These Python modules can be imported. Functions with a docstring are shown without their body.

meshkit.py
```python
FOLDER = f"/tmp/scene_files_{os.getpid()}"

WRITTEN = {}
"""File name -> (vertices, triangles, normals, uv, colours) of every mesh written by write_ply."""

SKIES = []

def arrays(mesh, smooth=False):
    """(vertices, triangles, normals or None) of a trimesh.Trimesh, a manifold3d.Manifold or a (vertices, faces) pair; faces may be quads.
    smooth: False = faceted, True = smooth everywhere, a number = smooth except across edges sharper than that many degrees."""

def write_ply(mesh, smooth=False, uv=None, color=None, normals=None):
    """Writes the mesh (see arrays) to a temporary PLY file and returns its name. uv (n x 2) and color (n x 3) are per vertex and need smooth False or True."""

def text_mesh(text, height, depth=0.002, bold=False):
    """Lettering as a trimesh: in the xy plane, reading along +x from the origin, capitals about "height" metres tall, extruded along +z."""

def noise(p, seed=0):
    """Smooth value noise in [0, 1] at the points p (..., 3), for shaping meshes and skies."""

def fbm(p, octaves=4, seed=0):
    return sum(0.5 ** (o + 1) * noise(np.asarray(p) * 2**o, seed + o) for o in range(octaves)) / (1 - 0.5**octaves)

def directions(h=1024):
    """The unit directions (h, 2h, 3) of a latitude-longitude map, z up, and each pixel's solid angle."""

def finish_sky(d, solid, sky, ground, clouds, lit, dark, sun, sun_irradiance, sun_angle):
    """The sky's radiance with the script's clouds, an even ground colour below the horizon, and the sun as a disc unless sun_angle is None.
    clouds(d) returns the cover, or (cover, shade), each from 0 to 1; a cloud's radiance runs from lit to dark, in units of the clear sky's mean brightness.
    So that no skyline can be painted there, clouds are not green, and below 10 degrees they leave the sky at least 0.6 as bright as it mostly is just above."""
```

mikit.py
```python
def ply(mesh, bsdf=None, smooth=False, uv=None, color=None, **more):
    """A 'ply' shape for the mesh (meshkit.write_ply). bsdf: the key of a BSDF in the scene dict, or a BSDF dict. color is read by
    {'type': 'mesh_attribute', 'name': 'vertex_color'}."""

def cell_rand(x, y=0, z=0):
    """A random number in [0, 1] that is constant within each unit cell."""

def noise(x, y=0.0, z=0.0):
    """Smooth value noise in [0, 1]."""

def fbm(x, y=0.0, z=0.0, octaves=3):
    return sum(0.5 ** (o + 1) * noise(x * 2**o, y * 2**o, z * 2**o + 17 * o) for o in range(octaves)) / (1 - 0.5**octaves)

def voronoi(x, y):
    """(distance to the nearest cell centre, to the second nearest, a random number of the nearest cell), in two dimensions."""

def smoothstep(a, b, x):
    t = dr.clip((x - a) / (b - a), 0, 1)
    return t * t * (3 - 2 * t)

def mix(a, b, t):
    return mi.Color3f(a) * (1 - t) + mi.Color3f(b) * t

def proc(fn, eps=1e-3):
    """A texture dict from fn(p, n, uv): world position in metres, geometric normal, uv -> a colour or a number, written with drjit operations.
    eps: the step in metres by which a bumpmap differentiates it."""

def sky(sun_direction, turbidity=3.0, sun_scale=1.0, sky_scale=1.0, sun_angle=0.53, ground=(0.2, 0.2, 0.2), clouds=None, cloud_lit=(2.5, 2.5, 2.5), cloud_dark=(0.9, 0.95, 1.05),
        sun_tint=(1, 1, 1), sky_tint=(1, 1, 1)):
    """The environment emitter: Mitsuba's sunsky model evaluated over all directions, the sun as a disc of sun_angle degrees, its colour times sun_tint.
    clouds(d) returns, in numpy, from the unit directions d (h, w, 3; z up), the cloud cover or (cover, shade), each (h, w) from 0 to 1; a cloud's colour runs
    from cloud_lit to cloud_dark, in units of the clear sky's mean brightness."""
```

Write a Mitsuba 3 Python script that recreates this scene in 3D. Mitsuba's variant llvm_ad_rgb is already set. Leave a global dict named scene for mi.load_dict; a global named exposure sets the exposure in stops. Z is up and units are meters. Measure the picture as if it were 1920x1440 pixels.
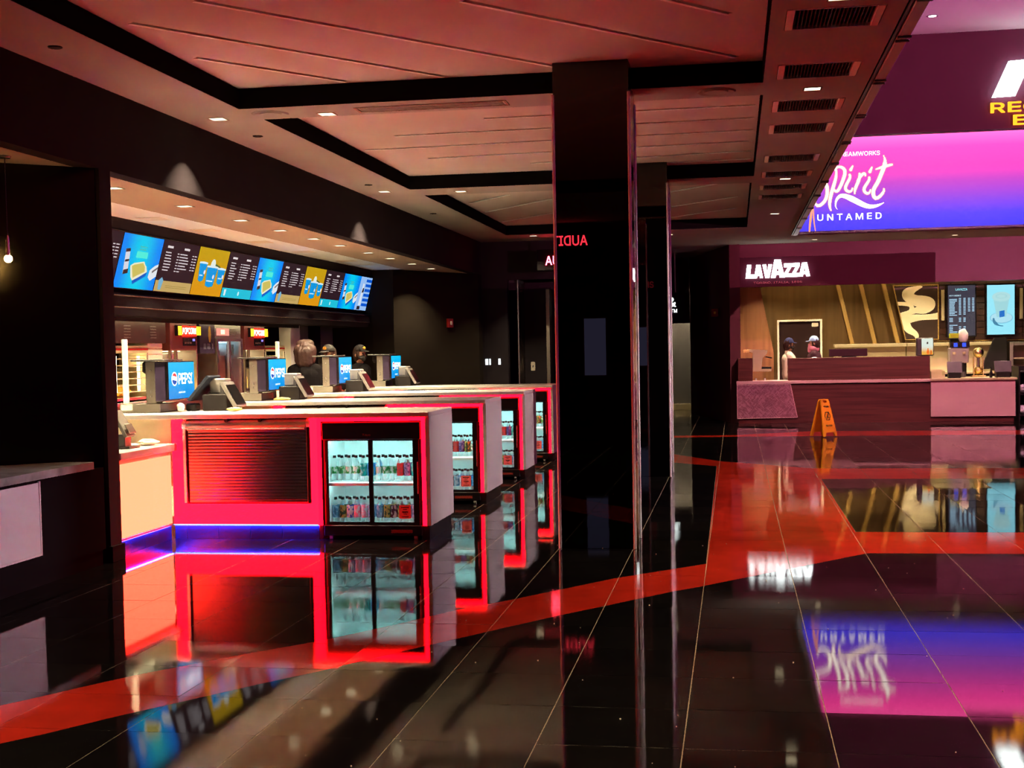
import math, random
import numpy as np, trimesh, manifold3d as m3
import drjit as dr
import mitsuba as mi
import mikit, meshkit
from mikit import proc, noise, fbm, smoothstep
from shapely.geometry import Polygon, LineString, box as sbox, MultiPolygon, Point
from shapely.ops import unary_union
from shapely import affinity

T = mi.ScalarTransform4f
rng = random.Random(7)
scene, labels = {}, {}

# ------------------------------------------------------------------ camera, exposure
F_PX, CX, CY = 2454.9, 971.8, 765.1
YAW, PIT, ROL, EYE = -0.16461, -0.04446, -0.01874, 1.627
_fw = np.array([math.sin(YAW) * math.cos(PIT), math.cos(YAW) * math.cos(PIT), math.sin(PIT)])
_r = np.cross(_fw, [0, 0, 1]); _r /= np.linalg.norm(_r); _u = np.cross(_r, _fw)
_up = _u * math.cos(ROL) - _r * math.sin(ROL)
_rt = _r * math.cos(ROL) + _u * math.sin(ROL)
scene['camera'] = {
    'type': 'perspective', 'fov': math.degrees(2 * math.atan(960 / F_PX)), 'fov_axis': 'x',
    'principal_point_offset_x': (960 - CX) / 1920, 'principal_point_offset_y': (720 - CY) / 1440,
    'near_clip': 0.05, 'far_clip': 200.0,
    'to_world': T().look_at(origin=[0, 0, EYE], target=[float(v) for v in np.array([0, 0, EYE]) + _fw], up=[float(v) for v in _up])}
exposure = 5.0
GAIN = 2.0 ** -5         # every light below is given in picture units and divided by the exposure

def in_view(x, y, z, pad=60):
    d = np.array([x, y, z - EYE]); w = d @ _fw
    if w < 0.2: return False
    px, py = CX + F_PX * (d @ _rt) / w, CY - F_PX * (d @ _up) / w
    return -pad < px < 1920 + pad and -pad < py < 1440 + pad

# light levels (linear, 1.0 = white of the picture)
L_RED = [46.0, 0.018, 0.10]        # the counters' red LED glow panels
L_REDFRAME = [36.0, 0.012, 0.09]  # narrow glow round the coolers
L_ORANGE = [28.0, 0.60, 0.29]     # lit front of the low counter
L_BLUE = [2.0, 12.0, 520.0]         # LED strip above the plinth
W_SOFFIT = 62.0                    # downlights over the counters
W_CEIL = 38.0                     # lobby downlights
W_CAFE = 16.0                     # cafe downlights
WARM = [1.0, 0.82, 0.50]

# ------------------------------------------------------------------ helpers
def lin(r, g, b, k=1.0):
    f = lambda v: (v / 255 / 12.92 if v / 255 < 0.04045 else ((v / 255 + 0.055) / 1.055) ** 2.4) * k
    return [f(r), f(g), f(b)]

def rgb(c): return {'type': 'rgb', 'value': [float(x) for x in c]}

def mat(name, c, kind='rough', rough=0.5, metal=0.0, **kw):
    if kind == 'diff': b = {'type': 'diffuse', 'reflectance': rgb(c) if isinstance(c, (list, tuple)) else c}
    elif kind == 'gloss': b = {'type': 'roughplastic', 'diffuse_reflectance': rgb(c) if isinstance(c, (list, tuple)) else c, 'alpha': rough, 'int_ior': kw.get('ior', 1.5), 'nonlinear': True}
    elif kind == 'metal': b = {'type': 'roughconductor', 'specular_reflectance': rgb(c), 'alpha': rough, 'material': 'none'}
    else: b = {'type': 'principled', 'base_color': rgb(c) if isinstance(c, (list, tuple)) else c, 'roughness': rough, 'metallic': metal, 'specular': kw.get('spec', 0.5 if rough < 0.5 else 0.12)}
    scene['mat_' + name] = {'type': 'twosided', 'b': b}
    return 'mat_' + name

used = {}
def key_for(name, parent=None):
    k = (parent + '__' if parent else '') + name
    if k not in used: used[k] = 0; return k
    used[k] += 1
    kk = '%s_%03d' % (k, used[k]); used[kk] = 0
    return kk

def thing(name, label, cat, group=None):
    k = key_for(name)
    labels[k] = {'label': label, 'category': cat}
    if group: labels[k]['group'] = group
    return k

def put(name, mesh, m, parent=None, smooth=False, emit=None, weight=None, tw=None, label=None, ply=None, uv=None):
    k = key_for(name, parent)
    s = dict(ply) if ply is not None else mikit.ply(mesh, m, smooth=smooth, **({'uv': uv} if uv is not None else {}))
    if ply is not None and m is not None: s['bsdf'] = {'type': 'ref', 'id': m}
    if tw is not None: s['to_world'] = tw
    if emit is not None:
        s['emitter'] = {'type': 'area', 'radiance': rgb([e * GAIN for e in emit]) if isinstance(emit, (list, tuple, np.ndarray)) else emit}
        s['emitter']['sampling_weight'] = float((1.0 if weight is None else weight) if (weight or 1) >= 0.5 else weight * 0.1)
    scene[k] = s
    if label: labels[k] = {'label': label}
    return k

def tag(k, label, cat, group=None, kind=None):
    labels[k] = {'label': label, 'category': cat}
    if group: labels[k]['group'] = group
    if kind: labels[k]['kind'] = kind
    return k

def struct(name, mesh, m, label=None, smooth=False):
    k = put(name, mesh, m, smooth=smooth)
    labels[k] = {'kind': 'structure', 'category': name.split('_')[0]}
    if label: labels[k]['label'] = label
    return k

def tri(v, f): return trimesh.Trimesh(np.asarray(v, float), np.asarray(f), process=False)

def bx(x0, x1, y0, y1, z0, z1, bev=0.0):
    x0, x1 = min(x0, x1), max(x0, x1); y0, y1 = min(y0, y1), max(y0, y1); z0, z1 = min(z0, z1), max(z0, z1)
    if bev <= 0:
        return trimesh.creation.box(bounds=[[x0, y0, z0], [x1, y1, z1]])
    b = min(bev, (x1 - x0) / 2.2, (y1 - y0) / 2.2, (z1 - z0) / 2.2)
    P = []
    for x, sx in ((x0, 1), (x1, -1)):
        for y, sy in ((y0, 1), (y1, -1)):
            for z, sz in ((z0, 1), (z1, -1)):
                P += [(x + sx * b, y + sy * b, z), (x + sx * b, y, z + sz * b), (x, y + sy * b, z + sz * b)]
    return trimesh.convex.convex_hull(np.array(P))

def cat(*ms): return trimesh.util.concatenate([m for m in ms])

def frame(o, ex, ey):
    ex, ey = np.array(ex, float), np.array(ey, float)
    ex /= np.linalg.norm(ex); ey /= np.linalg.norm(ey)
    M = np.eye(4); M[:3, 0], M[:3, 1], M[:3, 2], M[:3, 3] = ex, ey, np.cross(ex, ey), o
    return M

def at(mesh, M): m = mesh.copy(); m.apply_transform(M); return m

def ext(poly, d, z=0.0):
    g = [p for p in getattr(poly, 'geoms', [poly]) if p.geom_type == 'Polygon' and p.area > 1e-9]
    m = cat(*[trimesh.creation.extrude_polygon(p, d, engine='earcut') for p in g])
    if z: m.apply_translation([0, 0, z])
    return m

def txt(s, w, h, d=0.004, bold=True):
    m = meshkit.text_mesh(s, 1.0, 0.02, bold)
    lo, hi = m.bounds
    m.apply_translation(-lo); m.apply_scale([w / (hi - lo)[0], h / (hi - lo)[1], d / 0.02])
    return m

def lathe(prof, n=24, cap=True):
    p = np.array(prof, float); a = np.arange(n) * 2 * math.pi / n
    v = np.stack([p[:, None, 0] * np.cos(a), p[:, None, 0] * np.sin(a), np.broadcast_to(p[:, None, 1], (len(p), n))], -1).reshape(-1, 3)
    f = []
    for i in range(len(p) - 1):
        for j in range(n):
            A, B, C, D = i * n + j, i * n + (j + 1) % n, (i + 1) * n + (j + 1) % n, (i + 1) * n + j
            f += [(A, B, C), (A, C, D)]
    v = list(map(tuple, v))
    if cap:
        v += [(0, 0, p[0, 1]), (0, 0, p[-1, 1])]; c0, c1 = len(v) - 2, len(v) - 1
        for j in range(n):
            f += [(c0, (j + 1) % n, j), (c1, (len(p) - 1) * n + j, (len(p) - 1) * n + (j + 1) % n)]
    return tri(v, f)

def cyl(p0, p1, r, n=16):
    return trimesh.creation.cylinder(radius=r, segment=[p0, p1], sections=n)

def tube(pts, r, n=8):
    from_ = [cyl(pts[i], pts[i + 1], r, n) for i in range(len(pts) - 1)]
    return cat(*from_)

def prism(pts, axis, a, b):
    """polygon extruded along an axis; pts in the other two axes in order (y: (x,z), x: (y,z), z: (x,y))"""
    m = ext(Polygon(pts), b - a)
    v = m.vertices.copy()
    if axis == 'y': m.vertices = np.stack([v[:, 0], a + v[:, 2], v[:, 1]], 1); m.invert()
    elif axis == 'x': m.vertices = np.stack([a + v[:, 2], v[:, 0], v[:, 1]], 1)
    else: m.vertices = np.stack([v[:, 0], v[:, 1], a + v[:, 2]], 1)
    return m

def stroke(pts, w0, w1=None, n=24):
    """brush stroke polygon along a smooth curve with changing width; w may be a list of widths"""
    from scipy.interpolate import CubicSpline
    pts = np.array(pts, float); t = np.r_[0, np.cumsum(np.linalg.norm(np.diff(pts, axis=0), axis=1))]
    s = np.linspace(0, t[-1], n)
    c = np.stack([CubicSpline(t, pts[:, k])(s) for k in (0, 1)], 1) if len(pts) > 2 else np.stack([np.interp(s, t, pts[:, k]) for k in (0, 1)], 1)
    ws = np.interp(s / t[-1], np.linspace(0, 1, len(w0)), w0) if isinstance(w0, (list, tuple)) else np.linspace(w0, w1 if w1 else w0, n)
    return unary_union([LineString(c[i:i + 2]).buffer(max(ws[i], 0.001) / 2, quad_segs=4) for i in range(n - 1)])

def quad_uv(rows):
    """strip of quads: rows = list of (bottom, top) points from left to right; carries uv so that it can glow with a gradient"""
    n = len(rows); v = np.array([p for r in rows for p in r], float)
    uv = np.array([(i / (n - 1), k) for i in range(n) for k in (0, 1)], float)
    f = []
    for i in range(n - 1): a = 2 * i; f += [(a, a + 2, a + 3), (a, a + 3, a + 1)]
    return tri(v, f), uv
def put_grad(name, rows, parent, fn, weight):
    m, uv = quad_uv(rows)
    return put(name, m, M_EMIT, parent, emit=proc(lambda p, n, t: fn(p, n, t) * GAIN), weight=weight, uv=uv)
def A_rows(A, x0, x1, y0, y1, z):
    g = lambda x, y: (A @ np.array([x, y, z, 1.0]))[:3]
    return [(g(x0, y0), g(x0, y1)), (g(x1, y0), g(x1, y1))]

FACE = lambda o: frame(o, (1, 0, 0), (0, 0, 1))     # art plane that faces -y
SIDE = lambda o: frame(o, (0, 1, 0), (0, 0, 1))     # art plane that faces +x

# ------------------------------------------------------------------ materials
def speck(base, amp, sc):
    def fn(p, n, uv):
        g = fbm(p.x * sc, p.y * sc, p.z * sc, 3)
        s = noise(p.x * 260, p.y * 260, p.z * 260)
        return mi.Color3f(*base) * (1 + amp * (g - 0.5) * 2) + mi.Color3f(0.05, 0.05, 0.05) * smoothstep(0.93, 1.0, s)
    return proc(fn)
M_TILE = [mat('tile_%d' % i, speck(c, 0.25, 6), 'gloss', rough=r, ior=1.62) for i, (c, r) in enumerate((((0.012, 0.0105, 0.011), 0.0022), ((0.010, 0.009, 0.010), 0.0045), ((0.015, 0.0125, 0.012), 0.003)))]
M_REDT = mat('red_tile', speck((0.62, 0.042, 0.022), 0.12, 5), 'gloss', rough=0.005, ior=1.5)
M_GROUT = mat('grout', [0.24, 0.19, 0.13], 'diff')
M_CEIL = mat('ceiling_paint', speck((0.35, 0.315, 0.27), 0.06, 2), 'diff')
M_COFFER = mat('coffer_paint', speck((0.54, 0.46, 0.40), 0.05, 2), 'diff')
M_SOFFIT = mat('soffit_paint', [0.42, 0.31, 0.22], 'diff')
M_LAYIN = mat('white_ceiling', [0.84, 0.86, 0.80], 'diff')
M_BLACKP = mat('black_paint', [0.008, 0.007, 0.008], 'diff')
M_WALL = mat('dark_wall', speck((0.030, 0.024, 0.028), 0.10, 3), 'diff')
M_WALLG = mat('grey_wall', [0.10, 0.092, 0.09], 'diff')
M_GLOSSW = mat('glossy_dark', [0.010, 0.006, 0.006], 'gloss', rough=0.14)
M_COL = 'mat_column'
scene[M_COL] = {'type': 'plastic', 'diffuse_reflectance': rgb([0.0015, 0.0012, 0.0014]), 'int_ior': 1.52}
M_TRIM = mat('trim_metal', [0.80, 0.77, 0.80], 'metal', rough=0.35)
M_STEEL = mat('steel', [0.62, 0.60, 0.56], 'metal', rough=0.28)
M_STEELB = mat('steel_brushed', [0.27, 0.245, 0.20], 'metal', rough=0.38)
M_CHROME = mat('chrome', [0.85, 0.83, 0.80], 'metal', rough=0.12)
M_WHITE = mat('white_solid', [0.74, 0.71, 0.68], 'gloss', rough=0.15)
M_CREAM = mat('cream', [0.74, 0.66, 0.46], 'gloss', rough=0.2)
M_PAPER = mat('paper', [0.82, 0.76, 0.60], 'diff')
M_BLACK = mat('black_plastic', [0.012, 0.011, 0.012], 'gloss', rough=0.18)
M_BLACKM = mat('black_matt', [0.016, 0.013, 0.013], 'rough', rough=0.55)
M_SHUT = mat('shutter_slat', [0.20, 0.17, 0.17], 'metal', rough=0.12)
M_GREYP = mat('grey_plastic', [0.17, 0.155, 0.14], 'rough', rough=0.45)
M_DGREY = mat('dark_grey', [0.055, 0.05, 0.05], 'rough', rough=0.4)
M_SCREENOFF = mat('dark_screen', [0.012, 0.014, 0.016], 'gloss', rough=0.08)
M_LINER = mat('white_liner', [0.80, 0.86, 0.85], 'diff')
M_EMIT = mat('lamp_face', [0.02, 0.02, 0.02], 'diff')
M_MAROON = mat('maroon_panel', speck((0.16, 0.030, 0.056), 0.06, 2), 'rough', rough=0.45)
M_MAROON_SHADOW = mat('maroon_dark', [0.075, 0.013, 0.028], 'rough', rough=0.6)  # maroon darkened to paint the shadow on the cafe fascia
M_ORANGEP = mat('orange_plastic', [0.92, 0.50, 0.03], 'gloss', rough=0.25)
M_REDP = mat('red_plastic', [0.55, 0.03, 0.02], 'gloss', rough=0.25)
M_REDPAPER = mat('red_paper', [0.75, 0.12, 0.13], 'diff')
M_BLUEP = mat('blue_plastic', [0.02, 0.04, 0.35], 'gloss', rough=0.2)
M_PURPLE = mat('purple_print', [0.030, 0.018, 0.045], 'rough', rough=0.4)
M_KRED = mat('machine_red', [0.20, 0.045, 0.045], 'rough', rough=0.4)
M_GOLD = mat('gold_metal', [0.85, 0.62, 0.28], 'metal', rough=0.2)
M_POP = mat('popcorn', speck((0.85, 0.62, 0.22), 0.3, 60), 'diff')
M_ORFOOD = mat('snack_orange', [0.75, 0.33, 0.05], 'diff')
M_SKIN = mat('skin', [0.42, 0.23, 0.15], 'rough', rough=0.5)
M_SKIN2 = mat('skin_brown', [0.22, 0.11, 0.06], 'rough', rough=0.5)
M_HAIR = mat('dark_hair', speck((0.030, 0.012, 0.009), 0.5, 30), 'rough', rough=0.6, spec=0.25)
M_SHIRTB = mat('black_cloth', [0.007, 0.006, 0.0065], 'diff')
M_SHIRTW = mat('white_cloth', [0.66, 0.62, 0.50], 'rough', rough=0.85)
M_NAVY = mat('navy_cloth', [0.03, 0.035, 0.10], 'rough', rough=0.8)
M_LBLUE = mat('light_blue_cloth', [0.32, 0.45, 0.75], 'rough', rough=0.8)
M_PINKC = mat('pink_cloth', [0.55, 0.20, 0.27], 'rough', rough=0.8)
M_PLUM = mat('plum_cloth', [0.045, 0.015, 0.025], 'rough', rough=0.8)
scene['mat_pane'] = {'type': 'thindielectric', 'int_ior': 1.5}
scene['mat_water'] = {'type': 'dielectric', 'int_ior': 1.34, 'ext_ior': 1.0}

def wood(dark, light, s=1.0, axis=0):
    def fn(p, n, uv):
        a, b = (p.x, p.z) if axis == 0 else (p.z, p.x)
        w = fbm(a * 1.2 * s, b * 26 * s, p.y * 3 * s, 4)
        return mikit.mix(dark, light, smoothstep(0.25, 0.75, w))
    return proc(fn)
M_WOOD = mat('red_wood', wood((0.075, 0.016, 0.014), (0.115, 0.026, 0.022)), 'rough', rough=0.4)
M_WOODW = mat('brown_wall_wood', wood((0.105, 0.060, 0.022), (0.14, 0.080, 0.032), 0.6, 1), 'rough', rough=0.6)
M_WOODO = mat('orange_wood', wood((0.26, 0.10, 0.04), (0.33, 0.135, 0.055), 0.6, 1), 'rough', rough=0.45)
M_SLATW = mat('slat_wood', [0.36, 0.22, 0.06], 'rough', rough=0.45)
def scratch(p, n, uv):
    a = fbm(p.x * 14 + 3 * fbm(p.x * 9, p.z * 9, 0.0, 2), p.z * 14, 2.0, 3)
    b = fbm((p.x + p.z) * 60, (p.x - p.z) * 9, 4.0, 2) ; c = fbm((p.x - p.z) * 60, (p.x + p.z) * 9, 9.0, 2)
    k = smoothstep(0.5, 0.75, dr.maximum(b, c)) * 0.6 + 0.4 * a
    return mikit.mix((0.20, 0.055, 0.085), (0.42, 0.20, 0.25), k)
M_SCRATCH = mat('pink_fibre', proc(scratch), 'rough', rough=0.4)
M_PINKW = mat('pink_laminate', [0.62, 0.38, 0.38], 'rough', rough=0.35)

# ------------------------------------------------------------------ floor: tiles, red ribbon, grout
PX_, PY_, X0_, Y0_ = 0.604, 0.576, -0.83, 5.276
ribbon_up = [(-4.4, 3.0), (-3.9, 4.5), (-3.43, 5.61), (-3.05, 6.22), (-2.65, 6.72), (-2.30, 7.12), (-1.98, 7.60), (-1.74, 8.0), (-1.46, 8.34), (-1.19, 8.72), (-0.85, 9.19), (-0.23, 9.84)]
ribbon_lo = [(2.15, 10.41), (1.0, 10.40), (0.38, 9.66), (0.08, 9.29), (-0.27, 8.87), (-0.43, 8.70), (-0.85, 8.16), (-1.08, 7.87), (-1.52, 7.26), (-1.92, 6.69), (-2.13, 6.37), (-2.33, 6.12), (-2.61, 5.73), (-2.76, 5.53), (-2.98, 5.19), (-3.09, 5.05), (-3.4, 4.0), (-3.8, 2.6)]
XR = X0_ + 3 * PX_ + 0.03
red = unary_union([
    Polygon(ribbon_up + [(-0.26, 17.9), (-0.89, 18.52), (-1.7, 19.35), (-2.6, 20.3), (-2.6, 21.9), (-1.7, 20.9), (-0.96, 20.0), (-0.21, 18.66), (XR, 17.51), (6.5, 17.45), (6.5, 16.13), (XR, 16.14), (XR, 11.58), (6.5, 11.60), (6.5, 10.41)] + ribbon_lo).buffer(0),
    Polygon([(-3, 23.35), (0, 23.7), (6.5, 23.7), (6.5, 24.8), (1.4, 25.1), (0, 24.15), (-3, 24.0)])])
FLOORX, FLOORY = (-8.2, 9.6), (-6.0, 35.0)
k_floor = struct('floor', bx(FLOORX[0], FLOORX[1], FLOORY[0], FLOORY[1], -0.2, -0.0016), M_GROUT, 'polished black tile floor with a red tile ribbon')
near_n = 0; rest = {0: [], 1: [], 2: [], 'r': []}
cells = []
for j in range(-14, 53):
    for i in range(-13, 18):
        x0, y0 = X0_ + i * PX_, Y0_ + j * PY_
        if x0 + PX_ < FLOORX[0] or x0 > FLOORX[1] or y0 + PY_ < FLOORY[0] or y0 > FLOORY[1]: continue
        if x0 < -5.9 and y0 > 8.0: continue
        cells.append((y0, x0))
cells.sort()
for y0, x0 in cells:
    g = 0.0024
    cell = sbox(x0 + g, y0 + g, x0 + PX_ - g, y0 + PY_ - g)
    a, b = max(-.002, min(.002, rng.gauss(0, 0.0008))), max(-.0022, min(.0022, rng.gauss(0, 0.0014)))
    tone = rng.choice((0, 0, 1, 2))
    cx, cy = x0 + PX_ / 2, y0 + PY_ / 2
    vis = y0 < 15.8 and x0 > -5.2 and any(in_view(x0 + u * PX_, y0 + v * PY_, 0) for u in (0, 1) for v in (0, 1))
    for piece, isred in ((cell.difference(red.buffer(0.0016)), False), (cell.intersection(red.buffer(-0.0008)), True)):
        gs = [q for q in getattr(piece, 'geoms', [piece]) if q.geom_type == 'Polygon' and q.area > 2e-4]
        for q in gs:
            m = ext(q, 0.012, -0.012)
            v = m.vertices.copy(); v[:, 2] += np.where(v[:, 2] > -0.006, a * (v[:, 0] - cx) + b * (v[:, 1] - cy), 0)
            m.vertices = v
            if vis and near_n < 298 and q.area > 0.01:
                near_n += 1
                put('red_tile' if isred else 'tile', m, M_REDT if isred else M_TILE[tone], k_floor)
            else:
                rest['r' if isred else tone].append(m)
for t, ms in rest.items():
    if ms:
        k = put('far_red_tile' if t == 'r' else 'far_tile', cat(*ms), M_REDT if t == 'r' else M_TILE[t], k_floor)
        labels[k] = {'kind': 'stuff'}

# ------------------------------------------------------------------ walls and ceiling
XB, ZC, ZS = -4.90, 3.75, 3.11
struct('wall_rear', bx(-8.2, 9.6, -6.2, -6.0, 0, 8), M_WALL)
struct('wall_right', bx(9.5, 9.7, -6, 27, 0, 8), M_WALL)
k = struct('wall_left', bx(XB - 0.15, XB, -6, 25.45, ZS, ZC + 0.3), M_WALL, 'dark bulkhead above the concession opening')
# lobby ceiling with three recessed coffers
coffers = [(-4.21, 0.25, 3.2, 10.89), (-4.18, 0.26, 11.42, 16.81), (-4.15, 0.24, 17.5, 24.0)]
hole = unary_union([sbox(a, c, b, d) for a, b, c, d in coffers])
vents_y = [8.59, 10.245, 11.735, 12.98, 15.065, 16.455, 17.79, 18.96]
vh = [sbox(0.35, y, 0.97, y + 0.54) for y in vents_y]
lobby = sbox(XB, -6, 1.09, 26.15).union(sbox(-8.2, 25.4, 9.6, 35)).difference(unary_union([sbox(1.09, 25, 9.6, 26.15)])).difference(hole).difference(unary_union(vh))
k_ceil = struct('ceiling', ext(lobby, 0.10, ZC), M_CEIL, 'brown painted lobby ceiling with recessed coffers')
put('backing', bx(0.30, 1.02, 8.4, 19.7, ZC + 0.11, ZC + 0.13), M_BLACKP, k_ceil)
put('upper_slab', bx(-8.2, 1.15, -6, 35, 4.3, 4.4), M_BLACKP, k_ceil)
SLOTS = [
    [((-4.07, 8.57), (-2.36, 10.84)), ((-4.07, 9.67), (-3.21, 10.82)), ((-3.41, 8.13), (-1.26, 10.85)), ((-1.73, 8.54), (0.05, 10.69)), ((-2.6, 6.2), (0.0, 9.3))],
    [((-2.43, 12.87), (0.22, 12.84)), ((-3.55, 13.64), (0.22, 13.55)), ((-4.12, 14.50), (0.22, 14.30)), ((-3.58, 15.33), (0.22, 15.07)), ((-2.46, 16.08), (0.22, 15.83)), ((-1.2, 16.55), (0.22, 16.5))],
    [((-4.08, 20.15), (-3.30, 19.24)), ((-4.10, 21.55), (-2.71, 19.92)), ((-4.11, 23.25), (-2.99, 22.0)), ((-3.0, 22.0), (0.0, 18.6)), ((-2.2, 23.0), (0.04, 20.6)), ((-1.2, 23.6), (0.04, 22.3))]]
for ci, ((a, b, c, d), sl) in enumerate(zip(coffers, SLOTS)):
    zt = 3.925
    base = sbox(a, c, b, d)
    grooves = [LineString(s).buffer(0.020, cap_style=2) for s in sl]
    put('coffer_panel', ext(base.difference(unary_union(grooves)), 0.02, zt), M_COFFER, k_ceil)
    for s, g in zip(sl, grooves):
        p0, p1 = np.array(s[0]), np.array(s[1])
        if p0[0] > p1[0]: p0, p1 = p1, p0
        d2 = (p1 - p0) / np.linalg.norm(p1 - p0); nrm = np.array([-d2[1], d2[0]])
        if nrm[1] < 0: nrm = -nrm
        far = LineString([p0 + nrm * 0.035, p1 + nrm * 0.035]).buffer(0.016, cap_style=2)
        kk = put('slot_channel', ext(g.buffer(0.004, cap_style=2, join_style=2), 0.02, zt + 0.06), M_BLACKP, k_ceil)
        put('trim', ext(far, 0.02, zt - 0.004), M_LAYIN, kk)
    w = 0.006
    put('coffer_side', cat(bx(a, a + w, c, d, ZC + 0.001, 3.92), bx(b - w, b, c, d, ZC + 0.001, 3.92), bx(a, b, c, c + w, ZC + 0.001, 3.92), bx(a, b, d - w, d, ZC + 0.001, 3.92)), M_BLACKP, k_ceil)
    put('coffer_backing', bx(a - w, b + w, c - w, d + w, 4.05, 4.07), M_BLACKP, k_ceil)
M_LOUVRE = mat('louvre', [0.12, 0.10, 0.09], 'diff')
M_FLANGE = mat('pale_flange', [0.80, 0.74, 0.62], 'diff')
# return air grilles along the right-hand strip
for i, y in enumerate(vents_y):
    where = ['nearest the camera', 'second along the ceiling strip', 'third along the ceiling strip, past the downlight', 'fourth along the ceiling strip', 'fifth along the ceiling strip', 'sixth along the ceiling strip', 'seventh along the ceiling strip', 'last along the ceiling strip'][i]
    v = thing('ceiling_vent', 'rectangular ceiling vent with pale end flanges, ' + where, 'vent', 'vents along the ceiling strip')
    put('flange', bx(0.355, 0.405, y + 0.005, y + 0.535, ZC - 0.006, ZC + 0.05, 0.003), M_FLANGE, v)
    put('flange', bx(0.915, 0.965, y + 0.005, y + 0.535, ZC - 0.006, ZC + 0.05, 0.003), M_FLANGE, v)
    put('edge_strip', bx(0.355, 0.965, y + 0.003, y + 0.014, ZC - 0.004, ZC + 0.02), M_TRIM, v)
    put('edge_strip', bx(0.355, 0.965, y + 0.526, y + 0.537, ZC - 0.004, ZC + 0.02), M_TRIM, v)
    put('grille', cat(*[bx(0.41 + s * 0.025, 0.415 + s * 0.025, y + 0.014, y + 0.526, ZC + 0.004, ZC + 0.05) for s in range(20)]), M_LOUVRE, v)
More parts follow.
